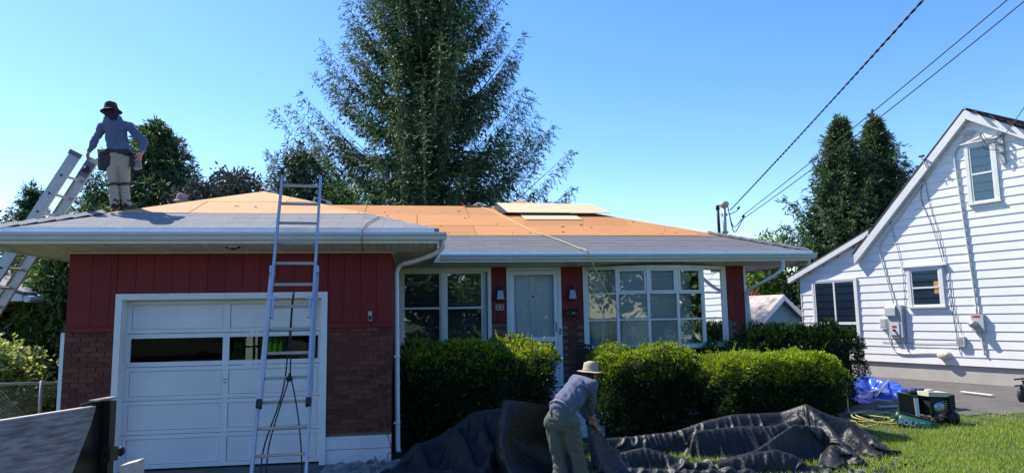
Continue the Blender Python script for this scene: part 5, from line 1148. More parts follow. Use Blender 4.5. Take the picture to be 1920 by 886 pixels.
# ---------------------------------------------------------------- people
def capsule(mb, p0, p1, r0, r1, ell=None, n=14):
    p0, p1 = V(*p0), V(*p1); d = p1-p0; L_ = np.linalg.norm(d)+1e-6; d = d/L_
    a = np.cross(d, V(0,0,1) if abs(d[2]) < .9 else V(1,0,0)); a /= np.linalg.norm(a); b = np.cross(d, a)
    prof = [(r0*math.cos(t), -r0*math.sin(t)) for t in np.linspace(math.pi/2*.98, 0, 5)]+[(r1*math.cos(t), L_+r1*math.sin(t)) for t in np.linspace(0, math.pi/2*.98, 5)]
    vs = []
    for r, h in prof:
        for k in range(n):
            th_ = 2*math.pi*k/n; q = p0+d*h+(a*math.cos(th_)+b*math.sin(th_))*r
            if ell is not None:
                e, f_ = unit(V(*ell[0])), ell[1]; c_ = p0+d*np.clip(h, 0, L_); q = q+e*((q-c_)@e)*(f_-1)
            vs.append(q)
    m = len(prof); fs = [(i*n+k, i*n+(k+1)%n, (i+1)*n+(k+1)%n, (i+1)*n+k) for i in range(m-1) for k in range(n)]+[tuple(range(n-1,-1,-1)), tuple((m-1)*n+k for k in range(n))]
    mb.add(vs, fs)
def flesh(name, caps_, m, par, voxel=.012, smooth_it=6, fold=0., fscale=9., sub=False):
    mb = MB()
    for c_ in caps_: capsule(mb, *c_)
    o0 = wo(par); me = npmesh(name, np.array(mb.v)-o0, mb.f, None); tmp = bpy.data.objects.new('tmp', me); COL.objects.link(tmp)
    r = tmp.modifiers.new('r', 'REMESH'); r.mode = 'VOXEL'; r.voxel_size = voxel; r.use_smooth_shade = True
    s = tmp.modifiers.new('s', 'SMOOTH'); s.factor = .5; s.iterations = smooth_it
    dg = bpy.context.evaluated_depsgraph_get(); out = bpy.data.meshes.new_from_object(tmp.evaluated_get(dg)); bpy.data.objects.remove(tmp)
    nv = len(out.vertices); co = np.empty(nv*3, np.float32); out.vertices.foreach_get('co', co); co = co.reshape(-1, 3)
    if fold:
        no = np.empty(nv*3, np.float32); out.vertices.foreach_get('normal', no); no = no.reshape(-1, 3); w_ = co+o0
        ph = w_[:, 2]*fscale*3+3*np.sin(w_[:, 0]*fscale+w_[:, 1]*fscale*.7)+2.*np.sin(w_[:, 2]*fscale*1.3+w_[:, 0]*fscale*1.7)
        co = co+no*(fold*(np.abs(np.sin(ph))**.7-.5)+fold*.6*np.sin(w_[:, 0]*31+w_[:, 2]*17))[:, None]
        out.vertices.foreach_set('co', co.astype(np.float32).ravel())
    out.materials.clear(); out.materials.append(M[m]); out.polygons.foreach_set('use_smooth', np.ones(len(out.polygons), dtype=bool)); out.update()
    out.name = name; return link(name, out, par)
def hand(wrist, dirn, palm_n, side, curl=.4, s=1.):
    """capsules for a palm, four fingers and a thumb"""
    w_, d, n_ = V(*wrist), unit(V(*dirn)), unit(V(*palm_n)); sd = np.cross(d, n_)*side; out = [(w_-d*.02, w_+d*.075*s, .026*s, .032*s, (tuple(n_), .55))]
    for i, (L_, off) in enumerate(((.066, .030), (.075, .011), (.070, -.009), (.054, -.028))):
        b = w_+d*.085*s+sd*off*s; k = curl*(1+.12*i); d1 = unit(d*math.cos(k)-n_*math.sin(k)*-1); d2 = unit(d*math.cos(2.1*k)+n_*math.sin(2.1*k))
        m_ = b+d1*L_*.5*s; out.append((b-d*.02, m_, .0098*s, .0092*s)); out.append((m_, m_+d2*L_*.5*s, .0092*s, .0078*s))
    t0 = w_+d*.02*s+sd*.028*s; t1 = t0+unit(d*.6+sd*.8+n_*.2)*.045*s; out += [(t0, t1, .013*s, .011*s), (t1, t1+unit(d*.9+sd*.25+n_*.35)*.032*s, .011*s, .009*s)]
    return out
def bucket_hat(c, up_, m, par, r=.098, crown=.10, brim=.055, drop=.035, wave=.006, n=32, fwd=None):
    up_ = unit(V(*up_)); a = unit(np.cross(up_, V(0, 1, .1))); b = np.cross(up_, a); c = V(*c)
    prof = [(0, crown), (r*.62, crown*.985), (r*.86, crown*.90), (r*.95, crown*.6), (r*1.0, .012), (r*1.01, 0), (r+brim*.5, -drop*.45), (r+brim, -drop), (r+brim+.002, -drop-.004), (r+brim*.5, -drop*.45-.006), (r*.99, -.006)]
    vs = []
    for j, (rr, h) in enumerate(prof):
        for k in range(n):
            th_ = 2*math.pi*k/n; wv_ = wave*(math.sin(3*th_+1)+.6*math.sin(5*th_+2)) if rr > r*1.02 else 0
            dent = -.012*math.cos(2*th_) if j in (1, 0) else 0
            vs.append(c+a*rr*math.cos(th_)*.93+b*rr*math.sin(th_)*1.08+up_*(h+wv_+dent))
    fs = [(i*n+k, i*n+(k+1)%n, (i+1)*n+(k+1)%n, (i+1)*n+k) for i in range(len(prof)-1) for k in range(n)]
    o = tp(MB().add(vs, fs), 'hat', m, par, True)
    q = MB().tube([c+a*r*1.015*math.cos(t_)*.93+b*r*1.015*math.sin(t_)*1.08+up_*.012 for t_ in np.linspace(0, 2*math.pi, 33)], .007, 6); tp(q, 'hat_band', m, o, True); return o
def head_caps(c, up_, face):
    c, u, f_ = V(*c), unit(V(*up_)), unit(V(*face)); s = np.cross(f_, u)
    o = [(c+u*.03-f_*.012, c-u*.0, .088, .084), (c+f_*.02+u*.0, c-u*.055+f_*.035, .075, .052), (c+f_*.09-u*.005, c+f_*.112-u*.032, .010, .015),
         (c-u*.09+f_*.062, c-u*.095+f_*.075, .03, .024), (c-u*.062+f_*.088-s*.018, c-u*.062+f_*.088+s*.018, .009, .009),
         (c+f_*.083+u*.022-s*.035, c+f_*.083+u*.022+s*.035, .014, .014)]
    for sg in (-1, 1): o += [(c+s*sg*.083-u*.0, c+s*sg*.088-u*.03, .014, .010)]
    return o
def eyes(c, up_, face, par):
    c, u, f_ = V(*c), unit(V(*up_)), unit(V(*face)); s = np.cross(f_, u)
    for sg in (-1, 1):
        tp(MB().lathe(c+f_*.084+s*sg*.033+u*.004, [(0, .008), (.007, .006), (.010, 0)], 10, s, u, f_), 'eye', 'sticker', par, True); tp(MB().lathe(c+f_*.0915+s*sg*.033+u*.004, [(0, .0015), (.005, 0)], 8, s, u, f_), 'pupil', 'print', par)
# --- the roofer standing on the hip
Y0 = 10.86; sc_ = lambda x, y, dy=0.: V(*at(x, y, Y0+dy))
rfm = thing('person', sc_(228, 390), 'person in slate blue shirt and khaki trousers standing on the garage roof holding a ladder', 'person')
hd_ = sc_(208, 211); nk = sc_(212, 222); shL, shR = sc_(190, 236, .02), sc_(246, 236, .0)
elL, haL = sc_(178, 264, -.02), sc_(166, 286, -.02); elR, haR = sc_(271, 268, -.02), sc_(264, 291, -.10)
wa = sc_(223, 277); hipL, hipR = sc_(213, 300), sc_(234, 300); knL, knR = sc_(212, 343, .0), sc_(233, 343, .05); anL, anR = sc_(216, 381, -.03), sc_(238, 381, .05)
ftL, ftR = anL+V(-.04, .14, -.045), anR+V(.05, .15, -.045)
face = V(-.45, .9, -.1); upv = V(-.06, .02, 1)
wrL = haL+(elL-haL)*.12; wrR = haR+(elR-haR)*.25
body = head_caps(hd_, upv, face)+[(hd_-V(0,0,.06), nk-V(0,0,.03), .05, .058), (nk-V(0,0,.06), wa, .13, .125, ((0,1,0), .72)), (shL, shR, .048, .048), (wa, (hipL+hipR)/2, .13, .14, ((0,1,0), .8)),
        (shL, elL, .044, .038), (elL, wrL, .038, .026), (shR, elR, .044, .038), (elR, wrR, .038, .026), (hipL, knL, .088, .058), (knL, anL, .056, .042), (hipR, knR, .088, .058), (knR, anR, .056, .042), (anL, ftL, .042, .035), (anR, ftR, .042, .035)]
body += hand(wrL, (-.35, .25, -.9), (.8, 0, -.3), 1, .5)+hand(wrR, (-.25, .1, -.75), (-.9, .2, .1), -1, .5)
flesh('body', body, 'skin', rfm, .009, 2)
eyes(hd_, upv, face, rfm)
flesh('shirt', [(nk-V(0,0,.075), (nk+wa)/2+V(0,0,.02), .150, .150, ((0,1,0), .74)), ((nk+wa)/2, wa-V(0,0,.0), .152, .158, ((0,1,0), .80)), (shL-V(-.02,0,.01), shR-V(.02,0,.01), .074, .074), (nk, nk-V(0,0,.04), .062, .085), (shL-V(-.015,0,.015), elL, .066, .052), (elL, wrL+(elL-wrL)*.05, .054, .040), (shR-V(.015,0,.015), elR, .066, .052), (elR, wrR+(elR-wrR)*.1, .054, .040)], 'shirtblue', rfm, .010, 4, .011, 7)
flesh('trousers', [(wa-V(0,0,.07), (hipL+hipR)/2, .140, .146, ((0,1,0), .82)), (hipL, knL, .096, .070), (knL, anL, .068, .062), (hipR, knR, .096, .070), (knR, anR, .068, .062)], 'khaki', rfm, .010, 3, .010, 8)
for a_, f_ in ((anL, ftL), (anR, ftR)):
    flesh('boot', [(a_+V(0,0,.04), a_-V(0,0,.01), .055, .055), (a_-V(0,0,.03), f_, .055, .05), (a_-V(0,.05,.05), a_-V(0,0,.05), .042, .05)], 'boot', rfm, .009, 3)
    tp(MB().tube([a_+V(.058*math.cos(t_), .058*math.sin(t_), .035) for t_ in np.linspace(0, 6.28, 17)], .010, 6), 'boot_collar', 'laces' if a_ is anL else 'boot', rfm, True)
for k_, a_ in ((knL, 0), (knR, 1)):
    tp(MB().tube([k_+V(.087*math.cos(t_), .087*math.sin(t_), -.03+.012*math.cos(t_)) for t_ in np.linspace(0, 6.28, 21)], .018, 6), 'knee_pad_strap', 'black', rfm, True)
bucket_hat(hd_+V(.0,0,.052), (-.13, .05, 1), 'hatdark', rfm, .098, .105, .06, .04)
flesh('neck_cloth', [(hd_-V(.0,.02,.0), nk+V(.02,-.03,-.02), .093, .085), (nk+V(.0,-.03,-.01), nk+V(.10,-.02,-.06), .07, .03), (nk+V(0,-.03,0), nk+V(-.07,-.02,-.05), .06, .03)], 'navy', rfm, .011, 4, .005)
flesh('tool_belt', [(wa+V(-.13,0,-.075), wa+V(.13,0,-.085), .062, .062, ((0,1,0), 2.05))], 'leather', rfm, .012, 2)
pq = sc_(200, 303, -.03)
flesh('tool_pouch', [(pq+V(-.04,0,.08), pq+V(-.05,0,-.07), .085, .075, ((0,1,0), .7)), (pq+V(.05,-.02,.06), pq+V(.04,-.02,-.05), .07, .06, ((0,1,0), .7))], 'leather', rfm, .012, 2, .003)
pr = sc_(251, 301, -.02); flesh('tool_pouch', [(pr+V(0,0,.07), pr+V(.01,0,-.08), .055, .06)], 'leather', rfm, .012, 2, .003)
pb2 = sc_(258, 308, -.03); tp(MB().obox(pb2, (.045,0,.01), (0,.04,0), (-.01,0,.075)), 'canvas_pouch', 'board', rfm)
tp(MB().tube([pq+V(-.10,0,.02), pq+V(-.13,0,.19)], .016, 6), 'hammer_handle', 'lightboard', rfm); tp(MB().obox(pq+V(-.05,0,.16), (.05,0,0), (0,.03,0), (0,0,.022)), 'tape_measure', 'orange', rfm)
flesh('glove', hand(wrR, (-.25, .1, -.75), (-.9, .2, .1), -1, .5, 1.22)+[(wrR+(elR-wrR)*.12, wrR, .038, .036)], 'glove', rfm, .008, 2)
# --- second roofer, only the hat shows over the hip
q = V(*at(341, 369, 13.2))
rf2 = thing('person', q-V(0,0,.9), 'person crouching behind the garage roof hip, only the faded mauve hat showing', 'person')
hc = q-V(0,0,.07); zr2 = lambda x: EO+S*(x+5.33)+.05
hp = V(hc[0]+.05, hc[1]+.25, hc[2]-.50); kn1, kn2 = hp+V(-.18,-.32,-.10), hp+V(.12,-.34,-.02); fo1, fo2 = V(kn1[0]+.05, kn1[1]+.28, hp[2]-.22), V(kn2[0], kn2[1]+.28, hp[2]-.2)
flesh('body', head_caps(hc, (0,-.2,1), (-.3,-.9,-.3))+[(hc-V(0,0,.06), hc-V(0,-.03,.16), .05, .06), (hc+V(0,.05,-.22), hp, .12, .13), (hc+V(-.18,.05,-.2), hc+V(-.26,-.1,-.42), .05, .04), (hc+V(-.26,-.1,-.42), hc+V(-.15,-.28,-.5), .038, .03), (hc+V(.18,.05,-.2), hc+V(.26,-.1,-.42), .05, .04), (hc+V(.26,-.1,-.42), hc+V(.12,-.28,-.5), .038, .03), (hp, kn1, .09, .06), (hp, kn2, .09, .06), (kn1, fo1, .055, .045), (kn2, fo2, .055, .045)]+hand(hc+V(-.15,-.28,-.5), (.2,-.9,-.2), (0,0,-1), 1, .4)+hand(hc+V(.12,-.28,-.5), (-.2,-.9,-.2), (0,0,-1), -1, .4), 'skin', rf2, .012, 2)
flesh('shirt', [(hc+V(0,.04,-.2), hp+V(0,0,.05), .145, .15, ((0,1,0), .8)), (hc+V(-.18,.05,-.2), hc+V(.18,.05,-.2), .075, .075), (hc+V(-.18,.05,-.2), hc+V(-.26,-.1,-.42), .065, .052), (hc+V(.18,.05,-.2), hc+V(.26,-.1,-.42), .065, .052)], 'shirtgrey', rf2, .014, 4, .006)
flesh('trousers', [(hp+V(0,0,.03), hp, .15, .15), (hp, kn1, .1, .075), (hp, kn2, .1, .075), (kn1, fo1, .07, .06), (kn2, fo2, .07, .06)], 'jeans', rf2, .014, 4, .006)
bucket_hat(hc+V(0,0,.03), (0,-.1,1), 'hatpink', rf2, .098, .10, .05, .03)
# --- the worker bending over the tarp
Y1 = 7.8; b_ = lambda x, y, dy=0.: V(*at(x, y, Y1+dy))
bm_ = thing('person', V(1.75, 7.8, 0), 'person in tan brimmed hat and blue-grey shirt bending over the black tarp', 'person')
hipc = b_(1053, 786, .02); wst = b_(1056, 764, .03); ch = b_(1086, 726, .26); nk2 = b_(1097, 711, .34); hd2 = b_(1105, 702, .44)
sR, sL = b_(1109, 722, .16), b_(1078, 715, .40); eR, hR = b_(1107, 757, .26), b_(1109, 786, .42); eL, hL = b_(1096, 770, .50), b_(1120, 800, .60)
hpL, hpR = b_(1040, 790, .05), b_(1067, 792, -.02); kL, kR = b_(1050, 862, .10), b_(1084, 862, .02); aL, aR = V(b_(1052, 925, .0)[0], 7.84, .09), V(b_(1094, 925, 0)[0], 7.80, .09)
fL, fR = aL+V(.05, .16, -.05), aR+V(.09, .15, -.05)
up2, face2 = V(.35, .25, .9), V(.75, .55, -.45)
wR = hR+(eR-hR)*.2; wL = hL+(eL-hL)*.2
flesh('body', head_caps(hd2, up2, face2)+[(hd2-V(.02,.02,.05), nk2-V(.03,.03,.02), .055, .06), (ch, wst, .125, .12, ((.5,.2,.8), .8)), (sL, sR, .055, .055), (wst, hipc, .125, .14), (sR, eR, .052, .042), (eR, wR, .040, .027), (sL, eL, .052, .042), (eL, wL, .040, .027),
      (hpL, kL, .092, .060), (kL, aL, .058, .044), (hpR, kR, .092, .060), (kR, aR, .058, .044), (aL, fL, .042, .036), (aR, fR, .042, .036)]+hand(wR, (.05, .2, -.95), (.5, .6, .2), 1, .6)+hand(wL, (.3, .3, -.9), (.5, .5, .2), -1, .6), 'skin', bm_, .009, 2)
eyes(hd2, up2, face2, bm_)
flesh('shirt', [(ch+V(0,0,-.01), (ch+wst)/2, .150, .152, ((.5,.2,.8), .84)), ((ch+wst)/2, wst, .152, .150), (nk2-V(.03,.04,.03), ch, .075, .12), (sL, sR, .084, .084), (sR, eR, .076, .060), (eR, wR+(eR-wR)*.3, .060, .042), (sL, eL, .076, .06), (eL, wL+(eL-wL)*.3, .056, .042)], 'shirtgrey', bm_, .010, 4, .012, 9)
flesh('trousers', [(wst-V(0,0,.035), hipc, .145, .158), (hpL, hpR, .125, .125), (hpL, kL, .112, .088), (kL, aL+V(0,0,.02), .088, .078), (hpR, kR, .112, .088), (kR, aR+V(0,0,.02), .088, .078)], 'jeans', bm_, .010, 3, .012, 8)
for a_, f_ in ((aL, fL), (aR, fR)): flesh('boot', [(a_+V(0,0,.05), a_-V(0,0,.01), .056, .056), (a_-V(0,0,.035), f_, .052, .05), (a_-V(.03,.05,.04), a_-V(0,0,.04), .045, .05)], 'boot', bm_, .010, 3)
tq = unit(ch-wst); ta = unit(np.cross(tq, V(0,1,0))); tb_ = np.cross(tq, ta)
bl_c = wst-tq*.055
belt = MB().tube([bl_c+ta*.146*math.cos(t_)+tb_*.140*math.sin(t_) for t_ in np.linspace(0, 2*math.pi, 33)], .010, 6); tp(belt, 'belt', 'board', bm_, True)
pk = b_(1033, 772, -.10); tp(MB().tube([pk+V(0,-.02,.04), pk+V(.005,-.03,-.05)], .012, 6), 'key_strap', 'leather', bm_, True)
hb_ = bucket_hat(hd2+V(.02,.02,.045), (.10, .06, 1), 'hattan', bm_, .100, .11, .078, .016, .006)
flesh('hair', [(hd2-V(.025,.03,.02), hd2-V(.035,.045,.05), .083, .06)], 'hair', bm_, .01, 3)
# ---------------------------------------------------------------- black tarps
def seg_field(X, Y, pts, w0, w1, p=1.15):
    best = np.full(X.shape, -9.)
    for (a, wa_), (b, wb_) in zip(pts[:-1], pts[1:]):
        dx, dy = b[0]-a[0], b[1]-a[1]; L2 = dx*dx+dy*dy+1e-9
        t = np.clip(((X-a[0])*dx+(Y-a[1])*dy)/L2, 0, 1); d = np.hypot(X-a[0]-t*dx, Y-a[1]-t*dy); z = a[2]+(b[2]-a[2])*t; w_ = wa_+(wb_-wa_)*t
        best = np.maximum(best, np.maximum(.70*z*np.exp(-(d/(1.35*w_))**1.9), z*np.exp(-(d/(.72*w_))**.92)))
    return best
def smooth2(Z, it):
    for _ in range(it):
        P = np.pad(Z, 1, mode='edge'); Z = (P[:-2, 1:-1]+P[2:, 1:-1]+P[1:-1, :-2]+P[1:-1, 2:]+4*Z)/8
    return Z
def wrinkle(X, Y, amp, f, seed, ang=0.):
    r_ = np.random.default_rng(seed); Z = 0*X; c, s = math.cos(ang), math.sin(ang); u = X*c+Y*s; v = -X*s+Y*c
    for i in range(5):
        fx, fy = f*(1+.7*i)*r_.uniform(.7, 1.3), f*(1+.7*i)*r_.uniform(.05, .35); ph = r_.uniform(0, 6, 4)
        q = v*fx+fy*u+1.6*np.sin(u*fx*.45+ph[0]+1.2*np.sin(v*fy+ph[1]))+ph[2]
        Z = Z+amp/(1+i)*(1-np.abs(np.sin(q))*1.6)
    return Z
def cloth_heap(env, x0, x1, y0, y1, sp, excess, steps, seed, bend=.25, iters=8, amp=.09, drop=.12, fl=5.):
    """a sheet larger than its footprint let fall on the ground and on the things under it (env), so that it buckles into folds"""
    r_ = np.random.default_rng(seed); nx, ny = int((x1-x0)/sp)+1, int((y1-y0)/sp)+1; X, Y = np.meshgrid(np.linspace(x0, x1, nx), np.linspace(y0, y1, ny))
    N = 0*X
    for i in range(22):
        a = r_.uniform(0, math.pi) if i % 3 else r_.normal(.2, .4); k = fl*r_.uniform(.5, 2.4); N += np.sin(k*(X*math.cos(a)+Y*math.sin(a))+r_.uniform(0, 6.3))/(k/fl)**.8
    N = N/np.abs(N).max(); E0 = env(X, Y); P = np.stack([X, Y, E0+drop*.5+amp*(1+N)*(.4+1.2*np.clip(E0, 0, 1))], 2); P[..., :2] += r_.normal(0, sp*.08, (ny, nx, 2)); Q = P.copy()
    L0 = sp*excess; prs = []
    for dy, dx, w_ in ((0,1,1),(1,0,1),(1,1,.6),(1,-1,.6),(0,2,bend),(2,0,bend),(0,4,bend*.5),(4,0,bend*.5)): prs.append((dy, dx, w_, L0*math.hypot(dx, dy)))
    cnt = 4.6; h = .022
    for st in range(steps):
        Vv = (P-Q)*.97; Q = P.copy(); P = P+Vv; P[..., 2] -= 9.8*h*h
        for it in range(iters):
            D = np.zeros_like(P)
            for dy, dx, w_, L_ in prs:
                if dx >= 0: A = P[:ny-dy or None, :nx-dx or None]; B = P[dy:, dx:]; sa = (slice(0, ny-dy), slice(0, nx-dx)); sb = (slice(dy, ny), slice(dx, nx))
                else: sa = (slice(0, ny-dy), slice(-dx, nx)); sb = (slice(dy, ny), slice(0, nx+dx))
                d = P[sb]-P[sa]; l = np.sqrt((d*d).sum(2))+1e-9; c = (l-L_)/l
                if abs(dx)+abs(dy) > 2 or (dx, dy) in ((2,0),(0,2)): c = np.where(l > L_, c, c)*1.
                c = (c*w_*.5)[..., None]*d; D[sa] += c; D[sb] -= c
            P = P+D/cnt*1.6
            e = env(P[..., 0], P[..., 1])+.004; hit = P[..., 2] < e; P[..., 2] = np.where(hit, e, P[..., 2])
            P[..., :2] = np.where(hit[..., None], P[..., :2]*.15+Q[..., :2]*.85, P[..., :2])
    return P
def grid_env(fn, x0, x1, y0, y1, res=.015):
    xs = np.arange(x0-.5, x1+.5, res); ys = np.arange(y0-.5, y1+.5, res); XX, YY = np.meshgrid(xs, ys); Z = fn(XX, YY)
    def f(X, Y):
        i = np.clip(((X-x0+.5)/res), 0, len(xs)-1.001); j = np.clip(((Y-y0+.5)/res), 0, len(ys)-1.001); i0, j0 = i.astype(int), j.astype(int); a, b = i-i0, j-j0
        return (Z[j0, i0]*(1-a)+Z[j0, i0+1]*a)*(1-b)+(Z[j0+1, i0]*(1-a)+Z[j0+1, i0+1]*a)*b
    return f
def ridge_env(RL, k=.55, off=.02):
    def fn(X, Y):
        Z = np.zeros(X.shape)
        for r_ in RL:
            for (a, b) in zip(r_[:-1], r_[1:]):
                dx, dy = b[0]-a[0], b[1]-a[1]; L2 = dx*dx+dy*dy+1e-9; t = np.clip(((X-a[0])*dx+(Y-a[1])*dy)/L2, 0, 1); d = np.hypot(X-a[0]-t*dx, Y-a[1]-t*dy); z = a[2]+(b[2]-a[2])*t-off
                Z = np.maximum(Z, z*np.clip(1-(d/(k*(a[3]+(b[3]-a[3])*t)))**2, 0, 1))
        return Z
    return fn
def tarp(name, RL, x0, x1, y0, y1, sp, label, m='tarp', seed=1, excess=1.33, steps=42, amp=.17, k=.55, cat='tarp', reach=2.7, mask=None, bend=.12, fl=5.):
    P = cloth_heap(grid_env(ridge_env(RL, k), x0, x1, y0, y1), x0, x1, y0, y1, sp, excess, steps, seed, bend=bend, amp=amp, fl=fl)
    ny, nx = P.shape[:2]; X, Y = np.meshgrid(np.linspace(x0, x1, nx), np.linspace(y0, y1, ny))
    keep = ridge_env(RL, reach, -.1)(X+.06*np.sin(Y*9), Y+.06*np.sin(X*7)) > .03
    if mask is not None: keep &= mask(X, Y)
    P[..., 2] += gz(P[..., 0], P[..., 1])
    # one smoothing subdivision
    def up(A):
        B = np.empty((A.shape[0]*2-1,)+A.shape[1:]); B[::2] = A; B[1::2] = (A[:-1]+A[1:])/2; A2 = np.pad(B, [(1,1)]+[(0,0)]*(A.ndim-1), mode='edge'); return (A2[:-2]+2*B+A2[2:])/4
    P = up(P); P = up(P.transpose(1, 0, 2)).transpose(1, 0, 2); K_ = np.repeat(np.repeat(keep, 2, 0), 2, 1)[:-1, :-1]
    ny, nx = P.shape[:2]; v = P.reshape(-1, 3); i = (np.arange(ny-1)[:, None]*nx+np.arange(nx-1)[None]).ravel(); f = np.stack([i, i+1, i+nx+1, i+nx], 1)
    f = f[K_.ravel()[f].all(1)]; used = np.unique(f); remap = np.zeros(len(v), int); remap[used] = np.arange(len(used))
    o0 = V((x0+x1)/2, (y0+y1)/2, 0); o = link(name, npmesh(name, v[used]-o0, remap[f], M[m], True)); o.location = o0; tag(o, label, cat); return o
def rg(*pts): return [(*at(x, y, Y_), w_) for x, y, Y_, w_ in pts]
def lift(r_):                      # heights measured in the photo are above z = 0; the tents are measured from the ground
    return [(x, y, max(.04, float(z-gz(x, y))), w_) for x, y, z, w_ in r_]
Rr = [rg((1125,818,9.9,.22),(1180,815,9.9,.25),(1267,805,9.8,.28),(1322,785,9.75,.32),(1374,773,9.7,.36),(1464,769,9.6,.38),(1511,753,9.4,.42),(1545,771,9.3,.42),(1596,787,9.15,.38),(1632,812,8.95,.32),(1676,846,8.75,.2)),
      rg((1303,803,9.45,.2),(1387,795,9.4,.26),(1448,794,9.3,.3),(1500,780,9.3,.3)),
      rg((1511,755,9.35,.3),(1545,785,9.05,.26),(1572,818,8.75,.24),(1606,852,8.45,.2)),
      rg((1535,797,8.95,.2),(1490,790,9.0,.2),(1464,806,8.9,.18),(1419,838,8.75,.16),(1348,860,8.6,.14),(1262,868,8.55,.14)),
      rg((1348,862,8.4,.16),(1400,846,8.4,.2),(1454,838,8.4,.24),(1487,848,8.35,.22),(1520,872,8.25,.18)),
      rg((1128,852,8.8,.2),(1170,842,8.8,.2),(1209,833,8.8,.22),(1277,856,8.65,.18)),
      rg((1128,868,8.3,.24),(1200,876,8.25,.24),(1300,882,8.2,.22),(1400,880,8.1,.2)),
      rg((1560,830,8.7,.3),(1560,870,8.3,.25)), rg((1596,800,9.0,.22),(1640,840,8.7,.2))]
tarp('black_tarp', [lift(r_) for r_ in Rr], 1.9, 6.8, 7.4, 10.3, .028, 'long heap of crumpled shiny black tarp with a raised peak, right of the bending worker', seed=3, mask=lambda X, Y: (X < 6.55) & (Y > 7.5))
Lr2 = [rg((737,878,8.8,.3),(784,830,9.1,.35),(825,812,9.2,.4),(853,794,9.2,.4),(884,769,9.2,.45),(931,761,9.1,.5),(985,775,9.0,.5),(1040,800,8.9,.5)),
       rg((853,796,9.0,.28),(870,820,8.8,.26),(881,848,8.6,.24),(886,884,8.3,.22)), rg((784,822,9.0,.25),(792,852,8.8,.25),(800,884,8.5,.25)),
       rg((905,800,8.85,.3),(925,830,8.7,.25),(905,880,8.3,.25)), rg((740,880,8.4,.25),(820,878,8.3,.25),(900,884,8.2,.25))]
tarp('black_tarp', [lift(r_) for r_ in Lr2], -.9, 2.2, 7.5, 9.8, .032, 'dull black tarp heaped against the left hedge, left of the bending worker', 'mattarp', seed=8, excess=1.38, steps=40, amp=.2, k=.55, mask=lambda X, Y: ~((X < -.15) & (Y > 9.0)), fl=3.)
# the fold the worker is lifting: a curtain of cloth with a rounded lit edge
net = [[(962,800,9.0),(950,760,8.75),(944,749,8.55),(957,749,8.40),(990,753,8.35),(1028,762,8.30),(1060,785,8.25)],
       [(958,820,9.0),(944,780,8.75),(936,775,8.50),(950,775,8.32),(985,790,8.35),(1028,800,8.40),(1065,815,8.35)],
       [(955,840,9.0),(938,812,8.75),(930,812,8.45),(944,815,8.24),(975,830,8.35),(1025,838,8.48),(1070,845,8.4)],
       [(955,860,9.0),(938,845,8.75),(931,850,8.40),(946,852,8.16),(985,865,8.25),(1030,872,8.40),(1075,872,8.3)],
       [(960,880,8.9),(945,872,8.7),(940,885,8.35),(958,888,8.08),(1005,895,8.1),(1050,900,8.2),(1085,905,8.1)]]
G = np.array([[at(*p) for p in row] for row in net]); k = 14
rows_ = np.array([curve(list(row), k) for row in G]); cols_ = np.array([curve(list(rows_[:, j]), k) for j in range(rows_.shape[1])]).transpose(1, 0, 2)
ny, nx = cols_.shape[:2]; U_, V__ = np.meshgrid(np.linspace(0, 1.3, nx), np.linspace(0, 1.0, ny)); du = np.gradient(cols_, axis=1); dv2 = np.gradient(cols_, axis=0); nn_ = unit(np.cross(du, dv2))
cols_ = cols_+nn_*(wrinkle(U_*1.3+V__*.8, V__*1.5, .010, 4, 4, 1.25)+wrinkle(U_*2, V__*2, .003, 15, 6, 1.4))[..., None]
i = (np.arange(ny-1)[:, None]*nx+np.arange(nx-1)[None]).ravel(); f = np.stack([i, i+1, i+nx+1, i+nx], 1); v = cols_.reshape(-1, 3); o0 = v.mean(0)*V(1,1,0)
lf = link('lifted_tarp', npmesh('lifted_tarp', v-o0, f, M['tarp'], True)); lf.location = o0; tag(lf, 'standing fold of black tarp with a sunlit edge, held up at the worker\'s left side', 'tarp')
# cloth he is holding, dropping from his hands to the long heap
net = [[(1096,782,8.42),(1112,792,8.42),(1128,812,8.5),(1140,832,8.6),(1160,842,8.7)],[(1100,800,8.3),(1112,815,8.3),(1126,832,8.35),(1142,850,8.45),(1165,856,8.55)],[(1104,830,8.2),(1116,842,8.15),(1130,856,8.2),(1150,868,8.25),(1175,872,8.35)],[(1108,870,8.1),(1122,878,8.0),(1140,886,8.0),(1160,892,8.1),(1185,892,8.2)]]
G = np.array([[at(*p) for p in row] for row in net]); rows_ = np.array([curve(list(row), 8) for row in G]); cols_ = np.array([curve(list(rows_[:, j]), 8) for j in range(rows_.shape[1])]).transpose(1, 0, 2)
ny, nx = cols_.shape[:2]; U_, V__ = np.meshgrid(np.linspace(0, .7, nx), np.linspace(0, 1.0, ny)); nn_ = unit(np.cross(np.gradient(cols_, axis=1), np.gradient(cols_, axis=0))); cols_ = cols_+nn_*wrinkle(U_*2, V__*2, .012, 9, 14, .5)[..., None]
i = (np.arange(ny-1)[:, None]*nx+np.arange(nx-1)[None]).ravel(); f = np.stack([i, i+1, i+nx+1, i+nx], 1); v = cols_.reshape(-1, 3); o0 = v.mean(0)*V(1,1,0)
lf = link('held_tarp', npmesh('held_tarp', v-o0, f, M['tarp'], True)); lf.location = o0; tag(lf, 'corner of black tarp hanging from the bending worker\'s hands', 'tarp')
